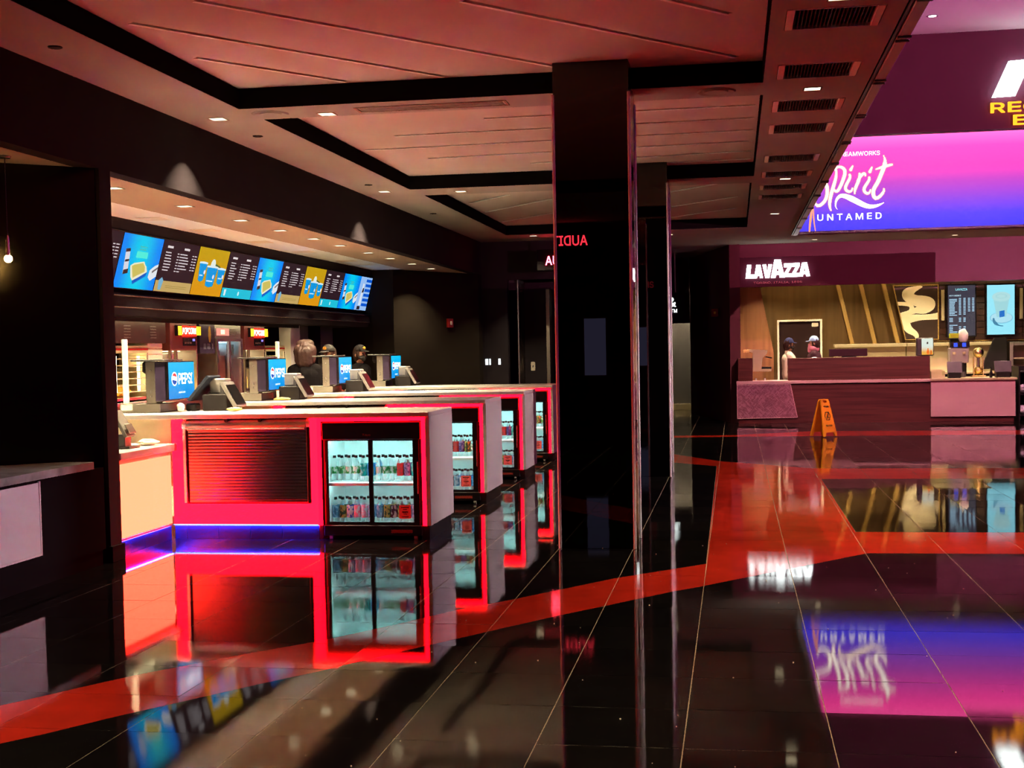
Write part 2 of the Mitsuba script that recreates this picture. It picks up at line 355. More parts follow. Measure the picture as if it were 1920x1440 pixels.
# shutter guide along the edge of the tall hall
k_track = thing('shutter_guide', 'long metal shutter guide with clips along the edge of the low ceiling', 'shutter guide')
put('channel', bx(1.09, 1.13, -6, 26.0, ZC + 0.02, ZC + 0.12), M_BLACKP, k_track)
put('rail', bx(1.13, 1.215, -6, 26.0, ZC - 0.02, ZC + 0.10, 0.006), mat('rail_paint', [0.34, 0.26, 0.25], 'rough', rough=0.4), k_track)
put('cable', cyl((1.112, -2, ZC - 0.004), (1.112, 25.9, ZC - 0.004), 0.011, 8), M_DGREY, k_track)
clip = mikit.ply(bx(1.125, 1.222, 0, 0.03, ZC - 0.034, ZC - 0.018, 0.003), M_DGREY)
for y in (8.3, 9.4, 10.9, 12.5, 14.1, 15.7, 17.4, 19.0, 20.7, 22.4, 24.2):
    for dy in (0, .12): put('clip', None, None, k_track, ply=clip, tw=T().translate([0, y + dy, 0]))
struct('wall_hall_side', bx(1.05, 1.15, -6, 26, ZC + 0.12, 8.0), M_WALL)
struct('wall_hall_back', bx(1.15, 9.6, 26.0, 26.15, ZC, 8.0), mat('hall_wall', [0.11, 0.040, 0.068], 'diff'), 'dark wall of the tall hall above the pink screen')
struct('ceiling_hall', bx(1.15, 9.6, -6, 26, 7.45, 7.6), mat('hall_ceiling', [0.78, 0.76, 0.78], 'diff'), 'white ceiling of the tall hall')

# downlights
def downlight(x, y, z, label, group, power, col=WARM, lens=2.6, half=38, s=0.065, hidden=False, seen=True):
    d = thing('square_downlight', label, 'downlight', group)
    fr = cat(bx(x - s - .012, x - s, y - s - .012, y + s + .012, z - .005, z + .03), bx(x + s, x + s + .012, y - s - .012, y + s + .012, z - .005, z + .03),
             bx(x - s, x + s, y - s - .012, y - s, z - .005, z + .03), bx(x - s, x + s, y + s, y + s + .012, z - .005, z + .03))
    put('frame', fr, M_STEELB, d)
    put('lens', bx(x - s, x + s, y - s, y + s, z - .003, z + .004), M_EMIT, d, emit=[c * lens for c in col], weight=0.15)
    scene['light_' + d] = {'type': 'spot', 'intensity': rgb([c * power * GAIN for c in col]), 'cutoff_angle': float(half), 'beam_width': float(half * 0.55),
                           'to_world': T().look_at(origin=[x, y, z - 0.02], target=[x, y, z - 1], up=[0, 1, 0])}
    return d
# ------------------------------------------------------------------ niche, pillar and the service counter at the left edge
struct('wall_niche', prism([(-4.93, 9.64), (-5.75, 8.93), (-8.2, 6.6), (-8.2, 7.2), (-5.2, 9.80), (-4.95, 9.80)], 'z', 0, ZS), M_GLOSSW, 'glossy dark wall of the niche behind the hanging lamp')
struct('ceiling_niche', bx(-8.2, XB - 0.15, -6, 9.8, ZS, ZS + 0.1), M_CEIL)
k_pil = struct('pillar', bx(-5.08, XB + 0.001, 9.655, 9.845, 0.13, ZS), M_WALL, 'dark pillar at the left end of the concession opening')
put('plinth', bx(-5.1, XB + 0.02, 9.645, 9.865, 0, 0.13, 0.004), mat('plinth_black', [0.015, 0.013, 0.014], 'diff'), k_pil)
sc = thing('service_counter', 'dark service counter with steel ledge and pale front panel, below the hanging lamp', 'counter')
put('body', prism([(-5.5, 4.6), (XB - .012, 4.6), (XB - .012, 9.60), (-5.1, 9.44), (-5.5, 9.10)], 'z', 0.12, 0.765), mat('counter_black', [0.008, 0.006, 0.007], 'diff'), sc)
put('front_panel', bx(XB - 0.014, XB - 0.002, 6.2, 8.61, 0.235, 0.745, 0.003), mat('pale_panel', [0.45, 0.44, 0.48], 'diff'), sc)
put('panel_trim', cat(bx(XB - 0.014, XB + 0.001, 8.61, 8.625, 0.222, 0.755), bx(XB - 0.014, XB + 0.001, 6.2, 8.61, 0.222, 0.236)), mat('panel_trim', [.5, .48, .5], 'diff'), sc)
put('plinth', prism([(-5.5, 4.6), (XB - .03, 4.6), (XB - .03, 9.58), (-5.1, 9.44), (-5.5, 9.10)], 'z', 0, 0.12), 'mat_counter_black', sc)
put('ledge', prism([(-5.5, 4.6), (XB + .012, 4.6), (XB + .012, 9.40), (-5.15, 9.38), (-5.5, 9.10)], 'z', 0.768, 0.825), mat('ledge_steel', speck((0.20, 0.20, 0.20), 0.5, 9), 'diff'), sc)
pl = thing('pendant_lamp', 'small bare pendant lamp on a thin cord in the dark niche', 'lamp')
LX, LY = -5.235, 8.88
put('canopy', lathe([(0.0, 0), (0.04, 0.0), (0.045, 0.012), (0.0, 0.016)], 20), M_STEEL, pl, smooth=40, tw=T().translate([LX, LY, ZS - 0.018]))
put('cord', cyl((LX, LY, 2.52), (LX, LY, ZS - 0.01), 0.0035, 8), M_DGREY, pl)
put('stem', lathe([(0.006, 0.0), (0.014, 0.0), (0.012, 0.13), (0.005, 0.15)], 16), M_CHROME, pl, smooth=40, tw=T().translate([LX, LY, 2.385]))
put('bulb', trimesh.creation.icosphere(2, 0.030), M_EMIT, pl, smooth=True, tw=T().translate([LX, LY, 2.362]), emit=[160, 88, 22])

# ------------------------------------------------------------------ concession stand shell
struct('ceiling_soffit', bx(-5.87, XB - 0.15, 9.66, 25.4, ZS, ZS + 0.1), M_SOFFIT, 'tan soffit with downlights over the counters')
k_lay = struct('ceiling_white', bx(-6.46, -5.87, 9.66, 22.95, ZS + 0.0, ZS + 0.1), M_LAYIN, 'white strip of ceiling in front of the menu boards')
for y in (13.2, 14.6, 16.4, 18.2, 20.3, 21.3):
    put('ceiling_grille', bx(-6.3, -6.02, y, y + 0.3, ZS - 0.006, ZS + 0.01, 0.003), M_PAPER, k_lay)
struct('wall_menu', prism([(-6.43, ZS + .05), (-6.455, 3.00), (-6.66, 2.34), (-6.50, 2.295), (-6.50, 2.165), (-6.56, 2.085), (-8.2, 2.085), (-8.2, ZS + .05)], 'y', 9.66, 24.0), M_WALL, 'dark sloping fascia that carries the menu boards')
for z in (2.293, 2.167):
    k = struct('trim_1' if z > 2.2 else 'trim_2', bx(-6.505, -6.488, 9.7, 23.4, z - 0.006, z + 0.006, 0.002), M_STEELB, 'thin metal lip under the menu boards' if z > 2.2 else 'lower metal lip under the menu boards')
struct('wall_concession_back', bx(-8.2, -8.0, 9.66, 25, 0, 2.1), M_WALL)
struct('wall_concession_near', bx(-8.2, -5.9, 9.5, 9.66, 0, ZS), M_WALL)
struct('wall_concession_end', prism([(-6.45, 22.95), (-6.05, 22.93), (-4.9, 25.0), (-4.9, 25.45), (-8.2, 25.45), (-8.2, 24.0), (-7.3, 23.2)], 'z', 0, ZS), mat('end_wall', [0.020, 0.0155, 0.012], 'diff'), 'dark angled end wall of the concession stand')

sof_y = [10.82, 12.33, 13.82, 15.1, 16.35, 17.5, 18.93, 20.2, 21.6, 23.0]
for i, y in enumerate(sof_y):
    downlight(-5.36, y, ZS, 'square downlight in the tan soffit, %s from the dark pillar' % ['first', 'second', 'third', 'fourth', 'fifth', 'sixth', 'seventh', 'eighth', 'ninth', 'tenth'][i], 'downlights in the concession soffit', W_SOFFIT * (0.3 if y > 19 else 1), half=55)
lob = [(-4.56, 11.28, 'lit square downlight at the corner of the nearest coffer'), (-3.55, 11.3, 'square downlight between the nearest two coffers beside the linear diffuser'),
       (-4.55, 16.9, 'square downlight above the bulkhead beside the second coffer'), (-3.58, 17.2, 'square downlight on the strip between the second and third coffer'), (-3.69, 24.3, 'square downlight in the ceiling near the far illuminated sign'),
       (0.66, 11.25, 'bright square downlight between the second and third ceiling vents'), (0.66, 17.2, 'square downlight beside the sixth ceiling vent'), (0.66, 21.7, 'square downlight in the ceiling strip beyond the last vent'),
       (-1.2, 25.0, 'square downlight in the ceiling behind the black columns'), (0.66, 8.35, 'square downlight before the nearest ceiling vent')]
for x, y, lb in lob:
    downlight(x, y, ZC, lb, 'square downlights in the lobby ceiling', W_CEIL if y > 8.3 else 1.0, half=44)
for x, y, o_ in ((-4.55, 5.0, 'beside the service counter'), (-3.0, 2.4, 'behind the first one'), (0.66, 5.2, 'beside the tall hall'), (-1.5, 1.2, 'straight over the camera'), (-4.5, 1.8, 'in the far rear corner')):
    downlight(x, y, ZC, 'square downlight out of the picture above the camera, ' + o_, 'square downlights in the lobby ceiling', W_CEIL * 1.3, half=44)
for x, y in ((-4.55, 8.26), (-4.55, 12.25), (-4.55, 16.15), (-4.56, 19.8)):
    s = thing('sprinkler', 'small dark sprinkler cap in the ceiling at %s' % {8.26: 'the far left', 12.25: 'the corner of the second coffer', 16.15: 'the side of the second coffer', 19.8: 'the side of the third coffer'}[y], 'sprinkler', 'sprinkler caps in the lobby ceiling')
    put('cap', lathe([(0.0, 0), (0.045, 0.0), (0.05, 0.008), (0.0, 0.012)], 20), M_BLACKM, s, smooth=40, tw=T().translate([x, y + (0.14 if y < 9 else 0), ZC - 0.009]))
for x, y, lb in ((-4.02, 11.15, 'round ceiling diffuser at the corner between two coffers'), (-0.13, 11.15, 'round ceiling diffuser by the right end of the coffer edge')):
    s = thing('round_diffuser', lb, 'ceiling diffuser')
    put('ring', lathe([(0.105, 0.0), (0.15, -0.012), (0.165, 0.0), (0.15, 0.006), (0.105, 0.006)], 40, cap=False), M_CEIL, s, smooth=40, tw=T().translate([x, y, ZC - 0.002]))
    put('cone', lathe([(0.0, -0.012), (0.09, -0.010), (0.10, 0.0), (0.0, 0.004)], 40), M_CEIL, s, smooth=40, tw=T().translate([x, y, ZC - 0.002]))
ld = thing('linear_diffuser', 'long linear ceiling diffuser with shiny blades between two coffers', 'ceiling diffuser')
put('frame', cat(bx(-3.24, -1.90, 11.07, 11.085, ZC - .008, ZC + .01), bx(-3.24, -1.90, 11.275, 11.29, ZC - .008, ZC + .01), bx(-3.24, -3.22, 11.085, 11.275, ZC - .008, ZC + .01), bx(-1.92, -1.90, 11.085, 11.275, ZC - .008, ZC + .01)), M_STEELB, ld)
for i in range(3): put('blade', bx(-3.2, -1.94, 11.11 + i * .055, 11.135 + i * .055, ZC - .006, ZC - .001), M_CEIL, ld)

# ------------------------------------------------------------------ columns
M_EDGE = mat('pale_edge', [0.93, 0.91, 0.94], 'diff')
def column(x0, x1, y0, y1, lab, name):
    c = struct(name, bx(x0, x1, y0, y1, 0.0, ZC + 0.175, 0.002), M_COL, lab)
    for xx in (x0, x1):
        for yy in (y0, y1):
            put('corner_trim', cyl((xx, yy, 0.0), (xx, yy, 3.67), 0.013, 20), M_EDGE, c, smooth=40)
    return c
column(-1.425, -0.815, 10.55, 11.15, 'wide glossy black column in the middle with metal corner trims', 'column_1')
column(-1.415, -0.81, 16.48, 17.08, 'glossy black column standing behind the wide one', 'column_2')
# ------------------------------------------------------------------ concession counters
XE = -2.60
YF = [10.95, 13.56, 16.15, 18.72]
ORD = ['first', 'second', 'third', 'fourth']
ORDS = ['first', 'second', 'third', 'fourth', 'fifth', 'sixth', 'seventh', 'eighth', 'ninth', 'tenth', 'eleventh', 'twelfth']
slat_ply = mikit.ply(prism([(0.0, -0.0135), (-0.0012, -0.010), (-0.0022, -0.004), (-0.0022, 0.005), (-0.0012, 0.011), (0.0, 0.0145), (0.004, 0.014), (0.004, -0.013)], 'x', -4.80, -3.70), M_SHUT, smooth=35)
M_PLINTH = [mat('plinth_%d' % i, speck(c, .3, 6), 'gloss', rough=.08) for i, c in enumerate(((.055, .05, .055), (.045, .042, .05)))]
def counter(i, y):
    c = thing('concession_counter', '%s white concession counter with red glowing panels and black roll shutter' % ['nearest', 'second', 'third', 'farthest'][i], 'counter', 'concession counters')
    put('worktop', bx(-6.15 if i == 0 else -5.72, XE, y - 0.02, y + 0.93, 1.068, 1.11, 0.005), M_WHITE, c)
    put('end_panel', bx(XE - 0.035, XE, y, y + 0.93, 0.125, 1.068), M_WHITE, c)
    put('end_plinth', bx(-2.69, XE - 0.02, y + 0.03, y + 0.9, 0, 0.125), M_BLACK, c)
    put('core', cat(bx(-4.93, -3.62, y + 0.12, y + 0.9, 0.0, 1.066), bx(-3.62, -2.64, y + 0.74, y + 0.9, 0.0, 1.066)), M_BLACKM, c)
    put('cashier_panel', bx(-5.68, -4.955, y + 0.01, y + 0.05, 0.10 if i else 0.80, 1.068), M_CREAM, c)
    op = Polygon([(-4.945, 0.135), (-3.605, 0.135), (-3.605, 1.066), (-4.945, 1.066)]).difference(sbox(-4.845, 0.315, -3.675, 1.08))
    put('glow_panel', at(ext(op, 0.02), FACE((0, y + 0.02, 0))), M_EMIT, c, emit=L_RED, weight=3.0 if i == 0 else 1.5)
    fr = sbox(-3.603, 0.125, XE - 0.036, 1.066).difference(sbox(-3.57, 0.10, -2.672, 1.034))
    put('glow_frame', at(ext(fr, 0.015), FACE((0, y + 0.015, 0))), M_EMIT, c, emit=L_REDFRAME, weight=1.0)
    ls = put('led_strip', bx(-4.945, -3.605, y - 0.010, y + 0.010, 0.128, 0.135), M_BLACK, c)
    put('diffuser', tri([(-4.945, y - .010, .1275), (-3.605, y - .010, .1275), (-3.605, y + .010, .1275), (-4.945, y + .010, .1275)], [(0, 2, 1), (0, 3, 2)]), M_EMIT, ls, emit=L_BLUE, weight=0.8)
    put('lip', bx(-4.945, -3.605, y - 0.013, y - 0.0101, 0.125, 0.136), M_EMIT, ls, emit=[.25, .9, 1.6], weight=0.1)
    s = put('roll_shutter', cat(bx(-4.80, -3.70, y + 0.03, y + 0.05, 0.32, 1.0), prism([(y + 0.05 * 1.05 - 0.052 * math.cos(t), 1.012 + 0.052 * math.sin(t)) for t in np.linspace(-0.5, math.pi / 2, 10)] + [(y + 0.11, 1.064), (y + 0.11, 0.98)], 'x', -4.80, -3.70)), M_SHUT, c, smooth=35)
    for k in range(23):
        put('slat', None, None, s, ply=slat_ply, tw=T().translate([0, y + 0.026, 0.333 + k * 0.0285]))
    put('nose', prism([(y + .045 - .058 * math.cos(t), 0.998 + .062 * math.sin(t)) for t in np.linspace(-0.35, math.pi / 2, 12)] + [(y + .12, 1.06), (y + .12, .98)], 'x', -4.808, -3.702), M_STEEL, s, smooth=35)
    put('pull_bar', cyl((-4.79, y - 0.016, 0.975), (-3.71, y - 0.016, 0.975), 0.010, 12), M_STEELB, s, smooth=40)
    put('knob', cyl((-4.43, y - 0.012, 1.052), (-4.43, y + 0.02, 1.052), 0.016, 12), M_BLACK, s)
    put('knob', cyl((-4.12, y - 0.012, 1.052), (-4.12, y + 0.02, 1.052), 0.016, 12), M_BLACK, s)
    for x in (-4.845, -3.70):
        put('rail', bx(x, x + 0.035, y - 0.004, y + 0.05, 0.318, 1.03, 0.006), M_TRIM if x < -4 else M_BLACK, s)
        put('end_cap', cyl((x, y + 0.045, 1.012), (x + 0.035, y + 0.045, 1.012), 0.056, 20), M_TRIM, s, smooth=40)
    for k, xa in enumerate((-4.945, -4.83, -4.535, -4.24, -3.945)):
        xb = (-4.83, -4.535, -4.24, -3.945, -3.605)[k]
        put('plinth_tile', bx(xa + 0.002, xb - 0.002, y + 0.012, y + 0.03, 0.001, 0.119, 0.001), M_PLINTH[k % 2], c)
    put('plinth_backing', bx(-4.945, -3.605, y + 0.02, y + 0.12, 0, 0.121), M_GROUT, c)
    return c
for i, y in enumerate(YF): counter(i, y)

# low accessible counter beside the dark pillar
XS = -4.95
lc = thing('low_counter', 'low counter with a glowing orange front beside the dark pillar', 'counter')
put('worktop', bx(-5.9, XS + 0.055, 9.86, 10.94, 0.79, 0.855, 0.005), M_WHITE, lc)
put('glow_panel', bx(XS - 0.02, XS, 9.87, 10.925, 0.145, 0.75), M_EMIT, lc, emit=L_ORANGE, weight=3.0)
put('core', bx(-5.8, XS - 0.03, 9.87, 10.93, 0.0, 0.789), M_WHITE, lc)
ls = put('led_strip', bx(XS - 0.012, XS + 0.006, 9.87, 10.925, 0.130, 0.137), M_BLACK, lc)
put('diffuser', tri([(XS - .012, 9.87, .1295), (XS + .006, 9.87, .1295), (XS + .006, 10.925, .1295), (XS - .012, 10.925, .1295)], [(0, 2, 1), (0, 3, 2)]), M_EMIT, ls, emit=L_BLUE, weight=0.8)
for k in range(4):
    put('plinth_tile', bx(XS - 0.03, XS - 0.012, 9.87 + k * 0.265, 10.131 + k * 0.265, 0.001, 0.119, 0.001), M_PLINTH[k % 2], lc)

# ------------------------------------------------------------------ coolers and bottles
caster_ply = None
bottle_prof = [(0.022, 0.0), (0.0285, 0.004), (0.029, 0.05), (0.0275, 0.055), (0.029, 0.06), (0.029, 0.135), (0.027, 0.155), (0.018, 0.182), (0.0125, 0.196), (0.012, 0.208)]
B_BODY = mikit.ply(lathe(bottle_prof, 16), 'mat_water', smooth=40)
B_LABEL = mikit.ply(lathe([(0.0296, 0.066), (0.0296, 0.126)], 16, cap=False), M_PAPER, smooth=True)
B_LABELT = mikit.ply(lathe([(0.0296, 0.045), (0.0296, 0.142), (0.0276, 0.156)], 16, cap=False), M_PAPER, smooth=True)
B_CAP = mikit.ply(lathe([(0.0, 0.203), (0.0145, 0.203), (0.0145, 0.222), (0.013, 0.225), (0.0, 0.225)], 14), M_BLACK, smooth=35)
def label_mat(nm, top, low):
    def fn(p, n, uv):
        b = fbm(p.x * 70, p.z * 55, p.y * 40, 2)
        return mikit.mix(top, low, smoothstep(0.45, 0.58, b))
    return mat('label_' + nm, proc(fn), 'diff')
LB = {'green': label_mat('green', (0.70, 0.80, 0.66), (0.05, 0.34, 0.08)), 'teal': label_mat('teal', (0.02, 0.42, 0.38), (0.30, 0.70, 0.66)), 'blue': label_mat('blue', (0.02, 0.22, 0.60), (0.10, 0.45, 0.80)),
      'red': label_mat('red', (0.70, 0.05, 0.05), (0.55, 0.10, 0.10)), 'purple': label_mat('purple', (0.10, 0.05, 0.22), (0.30, 0.25, 0.45)), 'gold': label_mat('gold', (0.50, 0.36, 0.10), (0.05, 0.09, 0.05)),
      'flag': label_mat('flag', (0.70, 0.70, 0.75), (0.04, 0.08, 0.45)), 'pink': label_mat('pink', (0.75, 0.25, 0.38), (0.65, 0.65, 0.72)), 'dark': label_mat('dark', (0.10, 0.02, 0.05), (0.60, 0.45, 0.45)), 'sky': label_mat('sky', (0.35, 0.55, 0.75), (0.10, 0.28, 0.50))}
WORDS = {'green': 'green-white', 'teal': 'teal', 'blue': 'bright blue', 'red': 'red', 'purple': 'dark purple', 'gold': 'gold-green', 'flag': 'blue-white', 'pink': 'pink', 'dark': 'dark red', 'sky': 'pale blue'}
ROWS = {1: ['green', 'green', 'green', 'green', 'teal', 'blue', 'green', 'green', 'green', 'red', 'purple', 'teal'],
        0: ['sky', 'gold', 'flag', 'pink', 'pink', 'sky', 'sky', 'gold', 'dark', 'gold', 'flag', 'sky']}
ROWS2 = {1: ['green', 'gold', 'teal', 'blue', 'red', 'sky', 'green', 'dark', 'red', 'purple', 'gold', 'green'], 0: ['sky', 'blue', 'pink', 'gold', 'flag', 'teal', 'pink', 'dark', 'sky', 'flag', 'purple', 'blue']}
L_COOL = [14.0, 29.0, 28.5]
def bottle(x, y, z, colour, label, group, tall):
    b = thing('bottle', label, 'bottle', group)
    w = T().translate([x, y, z]).rotate([0, 0, 1], rng.uniform(0, 360))
    put('body', None, None, b, ply=B_BODY, tw=w)
    put('label', None, LB[colour], b, ply=B_LABELT if tall else B_LABEL, tw=w)
    put('cap', None, None, b, ply=B_CAP, tw=w)
def cooler(i, y):
    f = thing('drinks_cooler', 'black glass-door drinks cooler full of lit bottles in the %s counter' % ['nearest', 'second', 'third', 'farthest'][i], 'cooler', 'drinks coolers')
    x0, x1, z0, z1 = -3.562, -2.678, 0.035, 1.028
    yb = y + 0.62
    put('cabinet', cat(bx(x0, x1, y + 0.05, yb, 0.93, z1), bx(x0, x1, y + 0.05, yb, z0, 0.125), bx(x0, x0 + 0.03, y + 0.05, yb, 0.125, 0.93), bx(x1 - 0.03, x1, y + 0.05, yb, 0.125, 0.93), bx(x0, x1, yb, yb + 0.03, z0, z1)), M_BLACK, f)
    put('header', bx(x0, x1, y + 0.0, y + 0.05, 0.872, z1, 0.008), M_BLACK, f)
    put('kick_plate', bx(x0, x1, y + 0.006, y + 0.05, z0, 0.128, 0.006), M_BLACK, f)
    put('liner', cat(bx(x0 + 0.03, x1 - 0.03, yb - 0.075, yb, 0.125, 0.93), bx(x0 + 0.03, x0 + 0.04, y + 0.06, yb, 0.125, 0.93), bx(x1 - 0.04, x1 - 0.03, y + 0.06, yb, 0.125, 0.93), bx(x0 + 0.03, x1 - 0.03, y + 0.06, yb, 0.92, 0.93), bx(x0 + 0.03, x1 - 0.03, y + 0.06, yb, 0.125, 0.135)), M_LINER, f)
    put('shelf', bx(x0 + 0.04, x1 - 0.04, y + 0.075, yb - 0.08, 0.487, 0.503, 0.003), M_LINER, f)
    put('lamp', bx(x0 + 0.06, x1 - 0.06, y + 0.068, y + 0.082, 0.895, 0.912), M_EMIT, f, emit=L_COOL, weight=1.0)
    put('lamp', bx(x0 + 0.06, x1 - 0.06, y + 0.068, y + 0.078, 0.474, 0.484), M_EMIT, f, emit=[v * 0.8 for v in L_COOL], weight=0.7)
    put('baffle', cat(bx(x0 + .04, x1 - .04, y + .056, y + .062, .882, .93), bx(x0 + .04, x1 - .04, y + .056, y + .062, .466, .49)), M_LINER, f)
    put('brand_text', at(txt('True', 0.075, 0.022, 0.003), FACE((-3.195, y + 0.001, 0.905))), mat_badge, f)
    put('badge', bx(-2.955, -2.765, y + 0.0, y + 0.007, 0.062, 0.088), mat_badge, f, label='dark red strip badge')
    for k, (a, b, yy) in enumerate(((-3.548, -3.118, 0.034), (-3.148, -2.70, 0.012))):
        o = sbox(a, 0.128, b, 0.872); hole = sbox(-3.52 if k == 0 else -3.11, 0.152, -3.150 if k == 0 else -2.752, 0.862)
        d = put('door', at(ext(o.difference(hole), 0.02), FACE((0, y + yy + 0.02, 0))), M_BLACK, f)
        q = hole.bounds
        put('pane', bx(q[0], q[2], y + yy + 0.009, y + yy + 0.010, q[1], q[3]), 'mat_pane', d)
        put('handle', bx((a + 0.006) if k == 0 else (b - 0.016), (a + 0.016) if k == 0 else (b - 0.006), y + yy - 0.008, y + yy + 0.003, 0.40, 0.68, 0.003), M_DGREY, d)
    for k, xx in enumerate((-3.50, -2.74)):
        put('caster', cat(cyl((xx - 0.014, y + 0.03, 0.022), (xx + 0.014, y + 0.03, 0.022), 0.022, 16), bx(xx - 0.02, xx + 0.02, y + 0.02, y + 0.045, 0.03, 0.04)), M_GREYP, f)
    s = put('sticker', at(ext(sbox(-2.885, 0.185, -2.78, 0.302).buffer(-0.01).buffer(0.01), 0.002), FACE((0, y + 0.0195, 0))), M_REDPAPER, f, label='red paper notice on the right door')
    for r, (w, z, h) in enumerate(((0.07, 0.278, 0.009), (0.035, 0.262, 0.007), (0.05, 0.236, 0.012), (0.03, 0.222, 0.006), (0.06, 0.198, 0.006))):
        put('print_line', bx(-2.832 - w / 2, -2.832 + w / 2, y + 0.0165, y + 0.0176, z, z + h), mat_print, s)
    cols = range(12) if i == 0 else range(5, 12)
    for row, z in ((1, 0.504), (0, 0.137)):
        for depth in (0, 1):
            for k in cols:
                x = (-3.487 + k * 0.0655) if k < 6 else (-3.085 + (k - 6) * 0.0635)
                colour = (ROWS if i % 2 == 0 else ROWS2)[row][k]
                bottle(x + (0.018 if depth else 0), y + 0.125 + depth * 0.075, z, colour,
                       'bottle with %s label, %s from left, %s shelf %s row, %s cooler' % (WORDS[colour], ORDS[k], ['bottom', 'top'][row], ['front', 'back'][depth], ['nearest', 'second', 'third', 'farthest'][i]), 'bottles in the %s drinks cooler' % ORD[i], tall=(row == 0 or colour not in ('green',)))
mat_badge = mat('badge_red', [0.16, 0.018, 0.012], 'rough', rough=0.3)
mat_print = mat('print_dark', [0.06, 0.01, 0.01], 'diff')
for i, y in enumerate(YF): cooler(i, y)

# ------------------------------------------------------------------ display towers and tills on the counters
L_SCR = [0.0, 0.42, 0.95]
def tower(i, y):
    dy = y + (0.36, 0.36, 0.40, 0.48)[i]; X = -5.12
    t = thing('display_tower', 'steel display tower with a blue cola screen on the %s counter' % ['nearest', 'second', 'third', 'farthest'][i], 'display', 'cola display towers on the counters')
    put('base', bx(X - 0.50, X - 0.10, dy + 0.02, dy + 0.42, 1.11, 1.195, 0.006), M_STEELB, t)
    put('notice', bx(X - 0.48, X - 0.37, dy + 0.017, dy + 0.021, 1.135, 1.185), M_PAPER, t)
    p = put('post', bx(X - 0.235, X - 0.135, dy + 0.02, dy + 0.16, 1.195, 1.58, 0.004), M_STEELB, t)
    for z in (1.26, 1.295, 1.31, 1.50):
        put('screw', cyl((X - 0.185, dy + 0.014, z), (X - 0.185, dy + 0.024, z), 0.008, 10), M_CHROME, p)
    put('housing', bx(X - 0.135, X - 0.03, dy + 0.0, dy + 0.56, 1.215, 1.578, 0.006), M_PURPLE, t)
    put('top_plate', bx(X - 0.36, X - 0.02, dy - 0.02, dy + 0.36, 1.583, 1.60, 0.003), M_DGREY, t)
    put('scanner_head', bx(X - 0.34, X - 0.24, dy + 0.16, dy + 0.30, 1.47, 1.585, 0.02), M_BLACKM, t)
    b = put('monitor', bx(X - 0.03, X - 0.004, dy - 0.01, dy + 0.585, 1.222, 1.580, 0.004), M_BLACK, t)
    def grad(p_, n, uv):
        k = smoothstep(1.23, 1.57, p_.z)
        return mi.Color3f(0.0, 0.30, 0.85) * (1 - k) + mi.Color3f(0.0, 0.55, 1.05) * k
    s = put_grad('screen', A_rows(SIDE((X - 0.0005, dy, 1.232)), 0, 0.575, 0, 0.339, 0), b, grad, 0.25)
    A = SIDE((X + 0.0005, dy, 1.232))
    ball = Point(0.125, 0.185).buffer(0.052)
    ring = Point(0.125, 0.185).buffer(0.066).difference(ball)
    up = ball.intersection(Polygon([(0, 0.195), (0.10, 0.215), (0.2, 0.20), (0.2, 0.3), (0, 0.3)]))
    lo = ball.intersection(Polygon([(0, 0.165), (0.1, 0.175), (0.2, 0.16), (0.2, 0.1), (0, 0.1)]))
    put('logo', at(ext(ring.union(ball.difference(up).difference(lo)), 0.001), A), M_EMIT, b, emit=[1.6, 1.6, 1.7], weight=0.05)
    put('logo_red', at(ext(up, 0.0012), A), M_EMIT, b, emit=[1.0, 0.05, 0.06], weight=0.03)
    put('logo_blue', at(ext(lo, 0.0012), A), M_EMIT, b, emit=[0.0, 0.08, 0.5], weight=0.03)
    for q_, ch in enumerate('PEPSI'):
        wl = 0.066 if ch != 'I' else 0.024
        put('letter', at(txt(ch, wl, 0.105, 0.001), A @ frame((0.213 + q_ * 0.072, 0.133, 0), (1, 0, 0), (0, 1, 0))), M_EMIT, b, emit=[3, 3, 3.1], weight=0.02)
    put('small_print', at(txt('pepsi.com', 0.15, 0.026, 0.001), A @ frame((0.21, 0.045, 0), (1, 0, 0), (0, 1, 0))), M_EMIT, b, emit=[1.2, 1.3, 1.4], weight=0.03)
for i, y in enumerate(YF): tower(i, y)

def slab(c, tilt, w, h, t):
    """thin slab w along y, h up the slope; tilt in degrees from vertical about y (positive leans its top to -x)"""
    m = bx(-t / 2, t / 2, -w / 2, w / 2, 0, h, 0.004)
    m.apply_transform(trimesh.transformations.rotation_matrix(math.radians(-tilt), [0, 1, 0])); m.apply_translation(c); return m
mat('slate', [0.03, 0.034, 0.045], 'diff')
def till(i, x, y, where):
    t = thing('till', 'black point of sale till with tilted screens on the %s' % where, 'till', 'tills on the counters')
    z = 1.11
    put('base', bx(x - 0.12, x + 0.12, y - 0.13, y + 0.15, z, z + 0.155, 0.008), M_BLACKM, t)
    put('arm', bx(x + 0.02, x + 0.06, y - 0.04, y + 0.04, z + 0.14, z + 0.26, 0.004), M_DGREY, t)
    put('customer_screen', slab((x + 0.20, y, z + 0.035), 30, 0.26, 0.26, 0.035), M_GREYP, t)
    put('screen_glass', slab((x + 0.2163, y, z + 0.055), 30, 0.23, 0.215, 0.004), M_SCREENOFF, t)
    if i == 0: put('operator_screen', slab((x - 0.26, y + 0.02, z + 0.10), -42, 0.30, 0.30, 0.03), 'mat_slate', t)
    put('receipt_printer', bx(x - 0.10, x + 0.06, y + 0.0, y + 0.15, z + 0.155, z + 0.30, 0.012), M_GREYP, t)
    if i == 0: put('card_reader', bx(x - 0.30, x - 0.2, y - 0.1, y + 0.02, z, z + 0.07, 0.012), M_BLACKM, t)
till(0, -4.80, 11.72, 'nearest counter beyond its blue screen')
till(1, -4.97, 14.28, 'second counter beside its blue screen')
till(2, -4.98, 16.88, 'third counter beside its blue screen')
